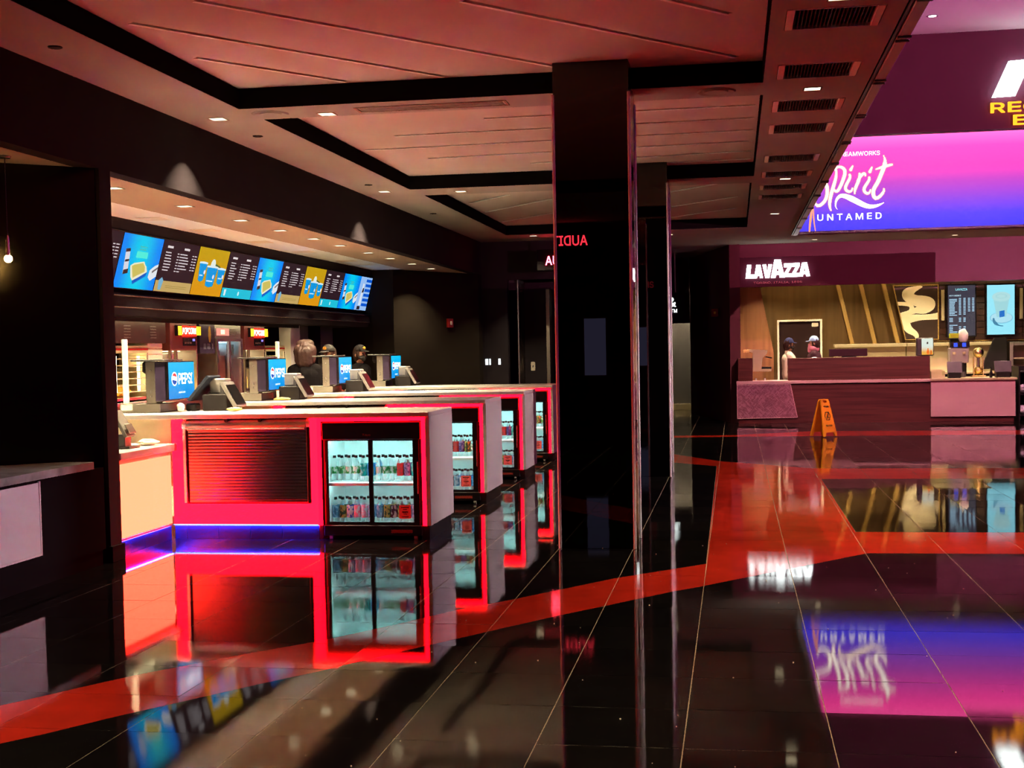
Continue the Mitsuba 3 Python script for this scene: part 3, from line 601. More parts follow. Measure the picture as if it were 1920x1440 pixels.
till(3, -4.98, 19.45, 'farthest counter beside its blue screen')
# small terminal on the low counter, scraps of paper
lt = thing('card_terminal', 'grey payment terminal tilted on the low counter beside the dark pillar', 'payment terminal')
put('stand', bx(-5.20, -5.08, 10.32, 10.44, 0.855, 0.97, 0.005), M_DGREY, lt)
put('terminal', slab((-5.06, 10.38, 0.955), 30, 0.16, 0.25, 0.03), M_GREYP, lt)
put('keypad', slab((-5.035, 10.38, 0.985), 30, 0.12, 0.09, 0.012), M_STEELB, lt)
put('base', bx(-5.22, -5.02, 10.28, 10.48, 0.855, 0.875, 0.004), M_DGREY, lt)
def crumple(x, y, z, s, m, label, seed, flat=0.45):
    r = trimesh.creation.icosphere(2, 1.0); v = r.vertices
    v = v * (0.75 + 0.5 * meshkit.noise(v * 2.2 + 9 * seed, seed))[:, None] * [s, s * 0.8, s * flat]
    v[:, 2] -= v[:, 2].min(); r.vertices = v
    return tag(put('paper_napkin', r, m, tw=T().translate([x, y, z]), smooth=25), label, 'napkin', 'paper scraps on the counters')
crumple(-5.06, 11.42, 1.11, 0.035, M_PAPER, 'crumpled white napkin on the first counter beside its blue screen', 1, 1.2)
crumple(-4.55, 11.45, 1.11, 0.07, M_POP, 'flat tan paper scrap on the first counter right of the till', 2, 0.25)
crumple(-5.02, 14.05, 1.11, 0.09, M_POP, 'flat tan paper scrap on the second counter', 3, 0.2)
crumple(-5.00, 17.0, 1.11, 0.09, M_PAPER, 'cream paper bag lying on the third counter beside the blue screen', 4, 0.6)
crumple(-5.06, 10.72, 0.855, 0.09, M_PAPER, 'folded napkin stack on the low counter', 5, 0.3)
crumple(-5.20, 10.62, 0.855, 0.10, M_PAPER, 'flat paper sheet on the low counter', 6, 0.12)

# ------------------------------------------------------------------ menu boards
def brd(u, v, y0, w):           # u along the board 0..1, v up the slope 0..1 -> local art metres
    return (u * w, v * 0.601)
def board(kind, idx, y0, y1, label):
    b = thing('menu_board', label, 'screen', 'menu boards above the counters')
    w = y1 - y0; h = 0.601
    nrm = np.array([0.573, 0, -0.163]); 
    A = frame((-6.615 + 0.022, y0, 2.385), (0, 1, 0), (0.165, 0, 0.575))
    put('bezel', at(bx(0.0, w, -0.012, h + 0.012, -0.03, -0.004, 0.003), A), M_BLACK, b)
    def art(name, poly, col, z=0.0005, wt=0.02, label=None):
        poly = poly.intersection(sbox(0.005, 0, w - 0.005, h))
        if not poly.is_empty: put(name, at(ext(poly, 0.0008), A @ frame((0, 0, z), (1, 0, 0), (0, 1, 0))), M_EMIT, b, emit=col, weight=wt)
    P = lambda *pts: Polygon([(u * w, v * h) for u, v in pts])
    if kind == 'blue':
        def g(p, n, uv):
            u = (p.y - y0) / w; k = smoothstep(0.0, 0.5, dr.abs(u - 0.5))
            return mi.Color3f(0.0, 0.62, 0.86) * (1 - k) + mi.Color3f(0.0, 0.22, 0.95) * k
        put_grad('screen', A_rows(A, 0.004, w - 0.004, 0, h, 0), b, g, 0.35)
        art('snack_tray', P((.30, .42), (.38, .48), (.62, .53), (.66, .47), (.70, .44), (.74, .34), (.55, .22), (.42, .15), (.36, .22)), lin(235, 232, 200), 0.0005)
        art('snack_food', P((.34, .42), (.40, .45), (.60, .50), (.66, .43), (.68, .34), (.50, .25), (.42, .20)), lin(205, 190, 95), 0.0015)
        art('tray_side', P((.42, .15), (.55, .22), (.74, .34), (.72, .26), (.55, .15), (.44, .08)), lin(20, 90, 190), 0.0015)
        art('wrapper', P((.80, .38), (.90, .47), (1.0, .52), (1.0, .28), (.86, .18), (.79, .24)), lin(225, 230, 235), 0.0005)
        art('wrapper_print', P((.86, .37), (1.0, .47), (1.0, .43), (.87, .33)), lin(120, 110, 110), 0.0015)
        art('candy_bar', P((.12, .72), (.22, .74), (.27, .28), (.16, .25)), lin(215, 215, 225), 0.0005)
        art('candy_print', P((.12, .72), (.22, .74), (.225, .68), (.125, .66)).union(P((.16, .33), (.265, .36), (.27, .28), (.16, .25))).union(P((.15, .52), (.24, .54), (.24, .5), (.15, .48))), lin(60, 40, 40), 0.0015)
        art('caption', unary_union([sbox(.44 * w, v * h, (.60 if k else .62) * w, (v + .028) * h) for k, v in enumerate((.78, .73))]), lin(70, 190, 180), 0.0005)
        art('caption_badge', sbox(.40 * w, .60 * h, .66 * w, .69 * h).buffer(0.01), lin(80, 235, 215), 0.0005)
    elif kind == 'gold':
        def g(p, n, uv):
            k = smoothstep(2.4, 2.95, p.z)
            return mi.Color3f(0.72, 0.30, 0.006) * (1 - k) + mi.Color3f(0.56, 0.33, 0.006) * k
        put_grad('screen', A_rows(A, 0.004, w - 0.004, 0, h, 0), b, g, 0.25)
        for (u0, u1, v0, v1) in ((.10, .34, .28, .66), (.36, .70, .18, .60), (.72, .97, .26, .58)):
            m = (u0 + u1) / 2
            art('cup', P((u0, v1), (u1, v1), (u1 - .04, v0 + .03), (m, v0), (u0 + .05, v0 + .03)), lin(0, 150, 225), 0.0008)
            art('cup_rim', P((u0 - .015, v1), (u1 + .015, v1), (u1 + .01, v1 + .035), (m, v1 + .05), (u0 - .005, v1 + .035)), lin(215, 235, 240), 0.0008)
            art('cup_mark', Point((m + .08) * w, (v0 + (v1 - v0) * .55) * h).buffer(0.028), lin(235, 225, 235), 0.0018)
            art('cup_print', sbox((u0 + .06) * w, (v0 + .12) * h, (u1 - .08) * w, (v0 + .15) * h), lin(200, 230, 245), 0.0018)
        art('foam', Point(.53 * w, .66 * h).buffer(0.075), lin(225, 235, 225), 0.0004)
        art('straw', P((.60, .66), (.78, .62), (.78, .64), (.61, .69)), lin(40, 90, 60), 0.0012)
    elif kind in ('text_tan', 'text_blue', 'prices'):
        put('screen', at(bx(0.004, w - 0.004, 0, h, -0.004, 0.0), A), M_EMIT, b, emit=lin(44, 26, 34), weight=0.05)
        cols = ((.10, .30, .42, .56, 7), (.56, .76, .84, .97, 6)) if kind != 'prices' else ((.50, .60, .80, .95, 5),)
        bars, heads = [], []
        for (a, a2, c, d, nr) in cols:
            heads.append(sbox((a + .02) * w, .86 * h, (a2 - .03) * w, .905 * h))
            for r in range(nr):
                v = .76 - r * .058
                bars.append(sbox(a * w, v * h, (a + (a2 - a) * rng.uniform(.6, 1.0)) * w, (v + .024) * h))
                bars.append(sbox(c * w, v * h, (c + (d - c) * .35) * w, (v + .022) * h)); bars.append(sbox((c + (d - c) * .5) * w, v * h, d * w, (v + .022) * h))
        art('heading', unary_union(heads), lin(225, 215, 215), 0.0006)
        art('menu_lines', unary_union(bars), lin(205, 195, 198), 0.0006)
        for kk in [q for q in scene if q.startswith(b + '__heading') or q.startswith(b + '__menu_lines')]: labels[kk] = {'kind': 'stuff'}
        if kind != 'prices':
            tan = kind == 'text_tan'
            art('banner', sbox(0.0, 0.0, w, .215 * h), lin(196, 164, 98) if tan else lin(30, 190, 215), 0.0005)
            art('banner_cup', P((.10, .03), (.17, .03), (.20, .22), (.15, .28), (.08, .22)) if tan else P((.08, .04), (.13, .04), (.14, .18), (.07, .18)), lin(120, 175, 205) if tan else lin(220, 240, 240), 0.0016)
            if tan: art('banner_line', unary_union([sbox(.28 * w, v * h, .86 * w, (v + .012) * h) for v in (.08, .115)]), lin(165, 140, 75), 0.0016)
            else: art('banner_mark', Point(.55 * w, .11 * h).buffer(0.03), lin(190, 240, 245), 0.0016)
    else:  # list of drinks
        put('screen', at(bx(0.004, w - 0.004, 0, h, -0.004, 0.0), A), M_EMIT, b, emit=lin(150, 190, 240), weight=0.2)
        for r in range(6): art('drink_row', sbox(.34 * w, (.13 + r * .145) * h, .98 * w, (.13 + r * .145 + .085) * h), lin(10, 85, 205), 0.0006)
        art('bottle_picture', P((.16, .15), (.30, .15), (.28, .55), (.26, .8), (.18, .8), (.17, .55)), lin(215, 225, 240), 0.0006)
        art('bottle_dark', P((.12, .02), (.3, .02), (.28, .12), (.12, .12)).union(P((.2, .52), (.3, .55), (.28, .68), (.22, .66))), lin(35, 30, 40), 0.0014)
edges = [12.23, 13.21, 14.21, 15.23, 16.20, 17.26, 18.235, 19.28, 20.27, 21.27, 22.265, 23.295]
kinds = ['prices', 'blue', 'text_tan', 'gold', 'text_blue', 'blue', 'text_tan', 'gold', 'text_blue', 'blue', 'list']
lbl = ['dark price screen partly behind the dark pillar', 'first and largest blue snack screen from the pillar', 'dark menu screen with a tan banner, between the first blue and first gold screens', 'first gold screen with blue cups from the pillar', 'dark menu screen with a turquoise banner beside the first gold screen',
       'second blue snack screen, in the middle of the row', 'dark menu screen with a tan banner beside the second blue screen', 'second gold screen with blue cups', 'dark menu screen with a turquoise banner beside the second gold screen', 'third blue snack screen beside the last screen', 'last screen of the row with a list of blue bars']
for i, kd in enumerate(kinds): board(kd, i, edges[i] + 0.004, edges[i + 1] - 0.004, lbl[i])

# ------------------------------------------------------------------ back kitchen
XK = -7.0
bc = thing('back_counter', 'steel back counter under the warmers and popcorn machines', 'counter')
put('worktop', bx(-7.9, XK + 0.03, 9.9, 16.9, 1.06, 1.10, 0.004), M_STEEL, bc); put('worktop', bx(-7.9, XK + 0.03, 18.0, 19.8, 1.06, 1.10, 0.004), M_STEEL, bc)
put('body', bx(-7.9, XK, 9.9, 16.9, 0, 1.06), M_STEELB, bc); put('body', bx(-7.9, XK, 18.0, 19.8, 0, 1.06), M_STEELB, bc)
def warmer(y0, y1, z0, z1, label):
    w = thing('display_warmer', label, 'warmer', 'lit snack warmers')
    put('roof', bx(-7.7, XK, y0, y1, z1 - 0.03, z1, 0.004), M_CREAM, w); put('stripe', bx(-7.7, XK + 0.004, y0, y1, z1 - 0.055, z1 - 0.03), M_REDP, w); put('band', bx(-7.7, XK + 0.002, y0, y1, z1 - 0.085, z1 - 0.055), M_CREAM, w)
    put('back_panel', bx(-7.7, -7.66, y0, y1, z0, z1 - 0.085), M_CREAM, w); put('floor', bx(-7.7, XK, y0, y1, z0, z0 + 0.03), M_STEEL, w)
    for yy in (y0, y1 - 0.02): put('post', bx(XK - 0.02, XK, yy, yy + 0.02, z0 + 0.03, z1 - 0.085), M_STEEL, w)
    n = max(2, int((z1 - z0 - 0.14) / 0.078))
    for k in range(n):
        z = z0 + 0.09 + k * 0.078
        put('rack', cat(*[bx(-7.64, XK - 0.03, y0 + 0.03 + (y1 - y0 - .06) * j / 5 - .004, y0 + .03 + (y1 - y0 - .06) * j / 5 + .004, z, z + .008) for j in range(6)], bx(XK - .038, XK - .03, y0 + .02, y1 - .02, z, z + .012), bx(-7.3, -7.292, y0 + .02, y1 - .02, z, z + .01)), M_CREAM, w)
    for yy in (y0 + (y1 - y0) * .28, y1 - .06):
        put('lamp_tube', cyl((XK - 0.10, yy, z0 + 0.10), (XK - 0.10, yy, z1 - 0.12), 0.018, 10), M_EMIT, w, emit=[16, 12, 5], weight=0.5)
    return w
warmer(13.98, 14.90, 1.12, 1.76, 'tall lit snack warmer with wire racks behind the nearest counter'); warmer(18.95, 19.78, 1.12, 1.76, 'lit snack warmer near the employees')
for k, (yy, zz) in enumerate(((14.28, 1.165), (14.64, 1.165))):
    crump = trimesh.creation.icosphere(2, 1.0); v = crump.vertices * (0.8 + 0.4 * meshkit.noise(crump.vertices * 3 + k, k))[:, None] * [0.12, 0.13, 0.06]; v[:, 2] -= v[:, 2].min(); crump.vertices = v
    tag(put('snack_pile', crump, M_ORFOOD if k else M_POP, tw=T().translate([-7.25, yy, zz - 0.014])), 'heap of %s snacks on the floor of the nearest warmer' % ('orange' if k else 'yellow'), 'snacks', kind='stuff')
hd = thing('machine_hood', 'dark brown machine hood with two sets of slots above the nearest warmer', 'hood')
put('panel', bx(-7.6, XK, 13.3, 15.42, 1.79, 2.08, 0.004), mat('hood_brown', [0.055, 0.022, 0.022], 'rough', rough=0.4), hd)
for yy in (14.28, 14.97):
    for k in range(5): put('slot', bx(XK, XK + 0.004, yy, yy + 0.17, 1.85 + k * 0.034, 1.862 + k * 0.034), M_GREYP, hd)
st = thing('bag_stack', 'stack of cream paper bags beside the nearest popcorn machine', 'paper bags')
for k in range(4): put('bag', bx(-7.35, XK - 0.02, 14.93, 15.36, 1.50 + k * 0.075, 1.572 + k * 0.075, 0.01), M_PAPER, st)
tag(put('bag_shelf', bx(-7.5, XK, 14.91, 15.40, 1.10, 1.50, 0.004), M_STEELB), 'steel box under the stack of cream bags', 'shelf')
def popper(y0, y1, label):
    p = thing('popcorn_machine', label, 'popcorn machine', 'popcorn machines with glowing signs')
    w = y1 - y0
    put('head', bx(-7.7, XK, y0, y1, 1.70, 2.08, 0.006), M_KRED, p); put('cabinet', bx(-7.7, -7.62, y0, y1, 1.10, 1.70), M_CREAM, p); put('floor', bx(-7.7, XK, y0, y1, 1.10, 1.14), M_STEEL, p)
    for yy in (y0, y1 - 0.035, y0 + w * .2): put('post', bx(XK - 0.035, XK, yy, yy + 0.035, 1.14, 1.70), M_STEEL, p)
    put('side', bx(-7.62, XK - .04, y1 - .01, y1, 1.14, 1.70), M_STEEL, p)
    g = put('sign', bx(XK + 0.001, XK + 0.04, y0 + w * .16, y1 + 0.05, 1.885, 2.02, 0.004), M_BLACK, p)
    A = SIDE((XK + 0.041, y0 + w * .16, 1.885)); W = y1 + 0.05 - (y0 + w * .16)
    put('backlight', at(bx(.175 * W, .785 * W, .0, .13, -.0005, .0005), A), M_EMIT, g, emit=[1.6, .02, .006], weight=.1)
    put('lettering', at(txt('POPCORN', W * .56, 0.085, 0.002), A @ frame((W * .20, 0.022, 0), (1, 0, 0), (0, 1, 0))), M_EMIT, g, emit=[9, 7.5, 5], weight=0.2)
    for u0, u1 in ((.02, .17), (.79, .90), (.92, .97)): put('amber_light', at(bx(u0 * W, u1 * W, .01, .125, 0, .002), A), M_EMIT, g, emit=[4.5, 1.6, 0.05], weight=0.15)
    put('red_light', at(bx(.18 * W, .78 * W, .112, .130, 0, .002), A), M_EMIT, g, emit=[9, 0.05, 0.02], weight=0.15); put('red_light', at(bx(.18 * W, .78 * W, -.004, .016, 0, .002), A), M_EMIT, g, emit=[9, 0.05, 0.02], weight=0.15)
    c = put('control_panel', bx(XK, XK + 0.006, y0 + w * .45, y1 - 0.06, 1.76, 1.86), M_BLACK, p)
    put('indicator', bx(XK + 0.006, XK + 0.009, y1 - 0.16, y1 - 0.09, 1.82, 1.85), M_EMIT, c, emit=[0.4, 0.35, 2.0], weight=0.02)
    for k in range(3): put('button', bx(XK + 0.006, XK + 0.010, y0 + w * .5 + k * .08, y0 + w * .5 + .05 + k * .08, 1.785, 1.81), M_GREYP, c)
    put('kettle', lathe([(0.0, 0), (0.10, 0.0), (0.12, 0.04), (0.12, 0.14), (0.0, 0.15)], 20), M_STEEL, p, smooth=40, tw=T().translate([-7.3, y0 + w * .6, 1.52]))
    pp = trimesh.creation.icosphere(3, 1.0); v = pp.vertices * (0.9 + 0.2 * meshkit.noise(pp.vertices * 9, 3))[:, None] * [0.26, w * .42, 0.20]; v[:, 2] = np.maximum(v[:, 2], 0); pp.vertices = v
    tag(put('popcorn_heap', pp, M_POP, tw=T().translate([-7.33, (y0 + y1) / 2, 1.142])), 'heap of popcorn inside the %s' % label, 'popcorn', kind='stuff')
    put('lamp', bx(-7.5, -7.2, y0 + .1, y1 - .1, 1.685, 1.698), M_EMIT, p, emit=[3.2, 2.5, 1.3], weight=0.4)
popper(15.55, 16.38, 'nearest popcorn machine with a red and amber sign'); popper(18.08, 18.90, 'popcorn machine beyond the steel cooler with a red and amber sign')
ad = thing('hanging_poster', 'dark purple poster with a hot dog hanging beside the steel cooler', 'poster')
put('board', bx(XK - 0.02, XK + 0.02, 16.42, 16.93, 1.655, 2.08, 0.003), M_PURPLE, ad)
hot = affinity.rotate(Point(0.33, 0.26).buffer(0.05), 0); hot = affinity.scale(hot, 0.85, 2.2)
put('picture', at(ext(hot, 0.003), SIDE((XK + 0.02, 16.42, 1.655))), mat('hotdog', [0.42, 0.25, 0.07], 'diff'), ad)
for k, (a, b) in enumerate(((.12, .20), (.24, .34), (.40, .44))): put('print_block', at(bx(a, b, 0.06, 0.135, 0, .003), SIDE((XK + 0.02, 16.42, 1.655))), mat('print_grey%d' % k, [0.14, 0.14, 0.19], 'diff'), ad)
co = thing('upright_cooler', 'tall steel glass-door cooler with a pink lit header between the popcorn machines', 'cooler')
y0, y1 = 16.98, 17.93
put('cabinet', cat(bx(-7.7, XK, y0, y1, 1.86, 2.06), bx(-7.7, XK, y0, y1, 0.05, 0.9), bx(-7.7, XK, y0, y0 + .03, .9, 1.86), bx(-7.7, XK, y1 - .05, y1, .9, 1.86), bx(-7.7, -7.66, y0, y1, .9, 1.86)), M_STEEL, co)
put('header', bx(XK + 0.001, XK + 0.006, y0 + .06, y0 + .50, 1.90, 2.0), M_EMIT, co, emit=lin(250, 150, 130, 1.2), weight=0.05); put('header_mark', bx(XK + 0.006, XK + 0.008, y0 + .2, y0 + .34, 1.92, 1.98), M_EMIT, co, emit=lin(255, 245, 190, 1.6), weight=0.03)
for k in range(4): put('grille_bar', bx(XK + 0.001, XK + 0.006, y0 + .54, y0 + .78, 1.9 + k * .028, 1.91 + k * .028), M_STEELB, co)
d = put('door', cat(bx(XK + .0, XK + .03, y0, y0 + .05, .1, 1.86), bx(XK + .0, XK + .03, y0 + .42, y0 + .49, .1, 1.86), bx(XK + .0, XK + .03, y1 - .09, y1, .1, 1.86), bx(XK, XK + .03, y0, y1, 1.82, 1.86), bx(XK, XK + .03, y0, y1, .86, .92)), M_STEEL, co)
put('pane', bx(XK + .012, XK + .013, y0 + .05, y0 + .42, .92, 1.82), 'mat_pane', d); put('pane', bx(XK + .012, XK + .013, y0 + .49, y1 - .09, .92, 1.82), 'mat_pane', d)
put('inner_panel', bx(-7.6, -7.2, y0 + .06, y1 - .12, .95, 1.70), M_KRED, co); put('lamp', bx(-7.5, -7.15, y0 + .1, y1 - .15, 1.80, 1.82), M_EMIT, co, emit=[1.2, 2.2, 2.8], weight=0.2)
put('rack', cat(*[bx(-7.15, -7.05, y0 + .52 + k * .05, y0 + .55 + k * .05, 1.62, 1.78) for k in range(6)]), M_CHROME, co)
mat('post_paint', [0.70, 0.66, 0.55], 'diff')
for i, (x, y) in enumerate(((-5.78, 11.80), (-6.02, 16.72))):
    p = thing('guard_post', 'white steel post rising from the %s' % ('nearest counter in front of the lit warmer' if i == 0 else 'floor in front of the second warmer'), 'post', 'steel posts by the warmers')
    zb = 1.11 if i == 0 else 0.0
    put('tube', bx(x - 0.02, x + 0.02, y - .03, y + 0.03, zb, 1.80, 0.006), 'mat_post_paint', p); put('foot', bx(x - 0.05, x + 0.05, y - .06, y + 0.06, zb, zb + .015, 0.003), M_STEEL, p)
struct('door_1', bx(-7.2, -7.0, 20.45, 22.3, 0, 2.1), M_WALLG, 'grey wall beside the white post at the end of the kitchen')
struct('trim_3', bx(-7.15, -6.96, 19.95, 20.42, 0, 2.1, 0.004), mat('white_wall', [0.55, 0.56, 0.54], 'rough', rough=0.5), 'white wall end beside the far warmer')
struct('trim_4', bx(-7.0, -6.9, 20.95, 21.3, 0, 2.1, 0.004), M_BLACKP, 'dark door jamb behind the employees')
ln = thing('kitchen_light', 'long hidden light under the dark fascia above the back counter', 'lamp')
put('housing', bx(-6.95, -6.85, 10.0, 20.0, 2.06, 2.084), M_STEELB, ln); put('tube', bx(-6.93, -6.87, 10.1, 19.9, 2.05, 2.06), M_EMIT, ln, emit=[4.5, 3.6, 1.9], weight=0.8)
put('shield', bx(-6.845, -6.83, 10.0, 20.0, 2.036, 2.084), M_BLACKM, ln)
al = thing('fire_alarm', 'red fire alarm on the dark end wall beyond the counters', 'fire alarm')
AM = frame((-5.36, 24.17, 2.07), (0.486, 0.874, 0), (0, 0, 1))
put('housing', at(bx(0, .15, 0, .17, 0, .05, .006), AM), M_REDP, al); put('strobe', at(bx(.05, .10, .05, .12, .05, .07, .006), AM), M_PAPER, al)

# ------------------------------------------------------------------ people
_ball = trimesh.creation.icosphere(1, 1.0).vertices
def limb(chain):
    out = []
    for (p, r), (q, s) in zip(chain[:-1], chain[1:]):
        out.append(m3.Manifold.hull_points(np.vstack([_ball * r + np.array(p), _ball * s + np.array(q)]).astype(np.float32)))
    return out
def solid(parts, ref=0.03, it=8):
    m = m3.Manifold.batch_boolean(parts, m3.OpType.Add)
    if ref: m = m.refine_to_length(ref)
    q = m.to_mesh(); t = trimesh.Trimesh(q.vert_properties[:, :3], q.tri_verts)
    trimesh.smoothing.filter_taubin(t, iterations=it); return t
def person(pos, ang, label, h=1.72, skin=M_SKIN, shirt=M_SHIRTB, trousers=M_BLACKM, hair='short', cap=None, mask=None, scarf=None, reach=False, badge=None):
    k = thing('person', label, 'person')
    s = h / 1.72; S = lambda x, y, z: (x * s, y * s, z * s)
    W = T().translate([float(v) for v in pos]).rotate([0, 0, 1], math.degrees(ang))
    add = lambda n, mesh, m, sm=True: put(n, mesh, m, k, smooth=sm, tw=W)
    neck = [((0, -.01, 1.40), .062), ((0, .005, 1.50), .055)]
    head = limb([((0, .0, 1.60), .085), ((0, .012, 1.635), .088)]) + limb([((0, .035, 1.53), .05), ((0, .02, 1.62), .082)]) + limb([((0, .10, 1.60), .012), ((0, .115, 1.575), .016)]) + limb([((-.086, -.005, 1.60), .018), ((-.086, -.01, 1.575), .012)]) + limb([((.086, -.005, 1.60), .018), ((.086, -.01, 1.575), .012)])
    torso = [((0, 0, .98), .135), ((0, .0, 1.12), .125), ((0, 0, 1.30), .14)]
    sh = limb([((-.15, 0, 1.37), .062), ((0, 0, 1.40), .075), ((.15, 0, 1.37), .062)])
    wide = limb([((-.07, 0, .98), .115), ((-.08, 0, 1.28), .115), ((.08, 0, 1.28), .115), ((.07, 0, .98), .115), ((-.07, 0, .98), .115)])
    def arm(sd, fwd):
        a = [((sd * .175, 0, 1.36), .055), ((sd * .21, -.02, 1.10), .043)]
        e = ((sd * .17, .20, 1.06), .032) if not fwd else ((sd * .12, .22, 1.20), .032)
        if fwd: a[1] = ((sd * .20, .06, 1.12), .043)
        return a + [e]
    def hand(w, dr_, sd):
        w = np.array(w); d = np.array(dr_, float); d /= np.linalg.norm(d); side = np.cross(d, [0, 0, 1.0]); side /= np.linalg.norm(side)
        out = limb([(w, .026), (w + d * .07, .03)]) + limb([(w + d * .07 - side * .02, .018), (w + d * .07 + side * .025, .018)])
        for i_, L in enumerate((.062, .075, .07, .055)):
            b = w + d * .085 + side * (-.027 + i_ * .018); mid = b + d * L * .55 - np.array([0, 0, .006]); tip = b + d * L - np.array([0, 0, .022])
            out += limb([(b, .0095), (mid, .0085), (tip, .0075)])
        b = w + d * .03 - side * .028 * sd
        out += limb([(b, .011), (b + d * .035 - side * .022 * sd, .0095), (b + d * .058 - side * .02 * sd, .008)])
        return out
    la, ra = arm(-1, reach), arm(1, reach)
    legs = [limb([((sd * .085, 0, .95), .095), ((sd * .09, .01, .50), .058), ((sd * .095, -.01, .09), .042)]) for sd in (-1, 1)]
    feet = [limb([((sd * .095, -.03, .045), .042), ((sd * .10, .13, .035), .033)]) for sd in (-1, 1)]
    def sc(parts):
        return [p.scale((s, s, s)) for p in parts]
    flesh = limb(torso) + wide + sh + limb(neck) + head + limb(la) + limb(ra) + hand(la[-1][0], (0.25, 1, .25), 1) + hand(ra[-1][0], (-.25, 1, .25), -1) + legs[0] + legs[1] + feet[0] + feet[1]
    add('body', solid(sc(flesh), 0.022, 6), skin)
    grow = lambda ch, d_: [(p, r + d_) for p, r in ch]
    shirtp = limb(grow(torso, .014)) + limb([((-.07, 0, .93), .128), ((-.08, 0, 1.28), .128), ((.08, 0, 1.28), .128), ((.07, 0, .93), .128), ((-.07, 0, .93), .128)]) + limb([((-.15, 0, 1.37), .074), ((0, 0, 1.40), .085), ((.15, 0, 1.37), .074)])
    for a in (la, ra):
        e0 = np.array(a[0][0]); e1 = np.array(a[1][0])
        shirtp += limb([(e0, .068), (e0 + (e1 - e0) * (.97 if reach else .9), .058)])
        if reach: shirtp += limb([(e1, .056), (e1 + (np.array(a[2][0]) - e1) * .8, .045)])
    add('shirt', solid(sc(shirtp), 0.025, 6), shirt)
    add('collar', solid(sc(limb([((-.04, -.02, 1.455), .03), ((0, -.055, 1.46), .03), ((.04, -.02, 1.455), .03), ((.03, .035, 1.44), .028), ((-.03, .035, 1.44), .028)])), 0.015, 3), shirt)
    add('trousers', solid(sc(limb([((-.075, 0, .95), .122), ((.075, 0, .95), .122)]) + sum([limb([((sd * .085, 0, .93), .108), ((sd * .09, .01, .50), .074), ((sd * .095, -.01, .12), .062)]) for sd in (-1, 1)], [])), 0.03, 6), trousers)
    for sd in (-1, 1): add('shoe', solid(sc(limb([((sd * .095, -.035, .048), .048), ((sd * .10, .13, .04), .038)])), 0.02, 3), M_BLACKM)
    for sd in (-1, 1): add('eye', trimesh.creation.icosphere(1, .012 * s).apply_translation(S(sd * .032, .092, 1.615)), M_BLACK)
    add('mouth', trimesh.creation.icosphere(1, 1).apply_scale([.024 * s, .008 * s, .006 * s]).apply_translation(S(0, .088, 1.535)), M_REDP)
    cut = m3.Manifold.cube((.6, .3, .6), True)
    hp = limb([((0, -.018, 1.60), .098), ((0, -.004, 1.65), .098)])
    if hair == 'long': hp += limb([((-.055, .02, 1.70), .06), ((0, .06, 1.715), .055), ((.055, .02, 1.70), .06)]) + limb([((-.06, -.02, 1.62), .085), ((-.07, -.03, 1.50), .06), ((.07, -.03, 1.50), .06), ((.06, -.02, 1.62), .085)]) + limb([((-.03, -.045, 1.60), .085), ((-.03, -.055, 1.47), .070), ((.03, -.055, 1.47), .070), ((.03, -.045, 1.60), .085)])
    else: hp += limb([((0, -.04, 1.55), .075), ((0, -.03, 1.62), .09)])
    hm = m3.Manifold.batch_boolean(hp, m3.OpType.Add) - cut.translate((0, .205, 1.50))
    hq = solid(sc([hm]), 0.012, 3); vn = hq.vertex_normals; vv = hq.vertices.copy()
    hq.vertices = vv + vn * (0.016 * (meshkit.noise(np.c_[np.arctan2(vv[:, 0], vv[:, 1]) * 5.0, vv[:, 2] * 4, vv[:, 2] * 0 + h], 3) - 0.4) + (0.010 if hair == 'long' else 0))[:, None]
    add('hair', hq, M_HAIR)
    if cap:
        dome = m3.Manifold.hull_points(np.vstack([_ball * .104 + np.array([0, 0, 1.655]), _ball * .1 + np.array([0, .01, 1.665])]).astype(np.float32)) - m3.Manifold.cube((.6, .6, .3), True).translate((0, 0, 1.495))
        c = add('cap', solid(sc([dome]), 0.02, 3), cap)
        add('cap_brim', solid(sc([m3.Manifold.hull_points(np.vstack([_ball * [.075, .03, .008] + np.array([0, .09, 1.655]), _ball * [.055, .03, .008] + np.array([0, .155, 1.642])]).astype(np.float32))]), 0.02, 2), cap)
        if badge: add('cap_badge', trimesh.creation.icosphere(2, 1).apply_scale([.034 * s, .012 * s, .026 * s]).apply_translation(S(0, .098, 1.70)), badge)
    if mask: add('face_mask', solid(sc(limb([((-.055, .06, 1.55), .032), ((0, .085, 1.548), .042), ((.055, .06, 1.55), .032)]) + limb([((0, .085, 1.52), .035), ((0, .09, 1.57), .035)])), 0.015, 4), mask)
    if scarf: add('scarf', solid(sc(limb([((-.07, .02, 1.49), .05), ((0, .085, 1.50), .055), ((.07, .02, 1.49), .05), ((0, -.05, 1.48), .055), ((-.07, .02, 1.49), .05)]) + limb([((0, .09, 1.45), .05), ((0, .085, 1.56), .04)])), 0.02, 4), scarf)
    return k
person((-5.90, 17.5, 0), 0.25, 'dark-haired employee in a black shirt seen from behind between the counters', h=1.77, hair='long')
person((-5.80, 18.28, 0), 2.75, 'masked employee in a black cap just behind the dark-haired employee', h=1.72, skin=M_SKIN2, cap=M_BLACKM, mask=M_BLACKM, badge=M_ORFOOD)
person((-5.86, 20.05, 0), -2.0, 'employee in a black cap with orange badge half hidden by the third tower', h=1.72, cap=M_BLACKM, mask=M_BLACKM, badge=M_ORFOOD)
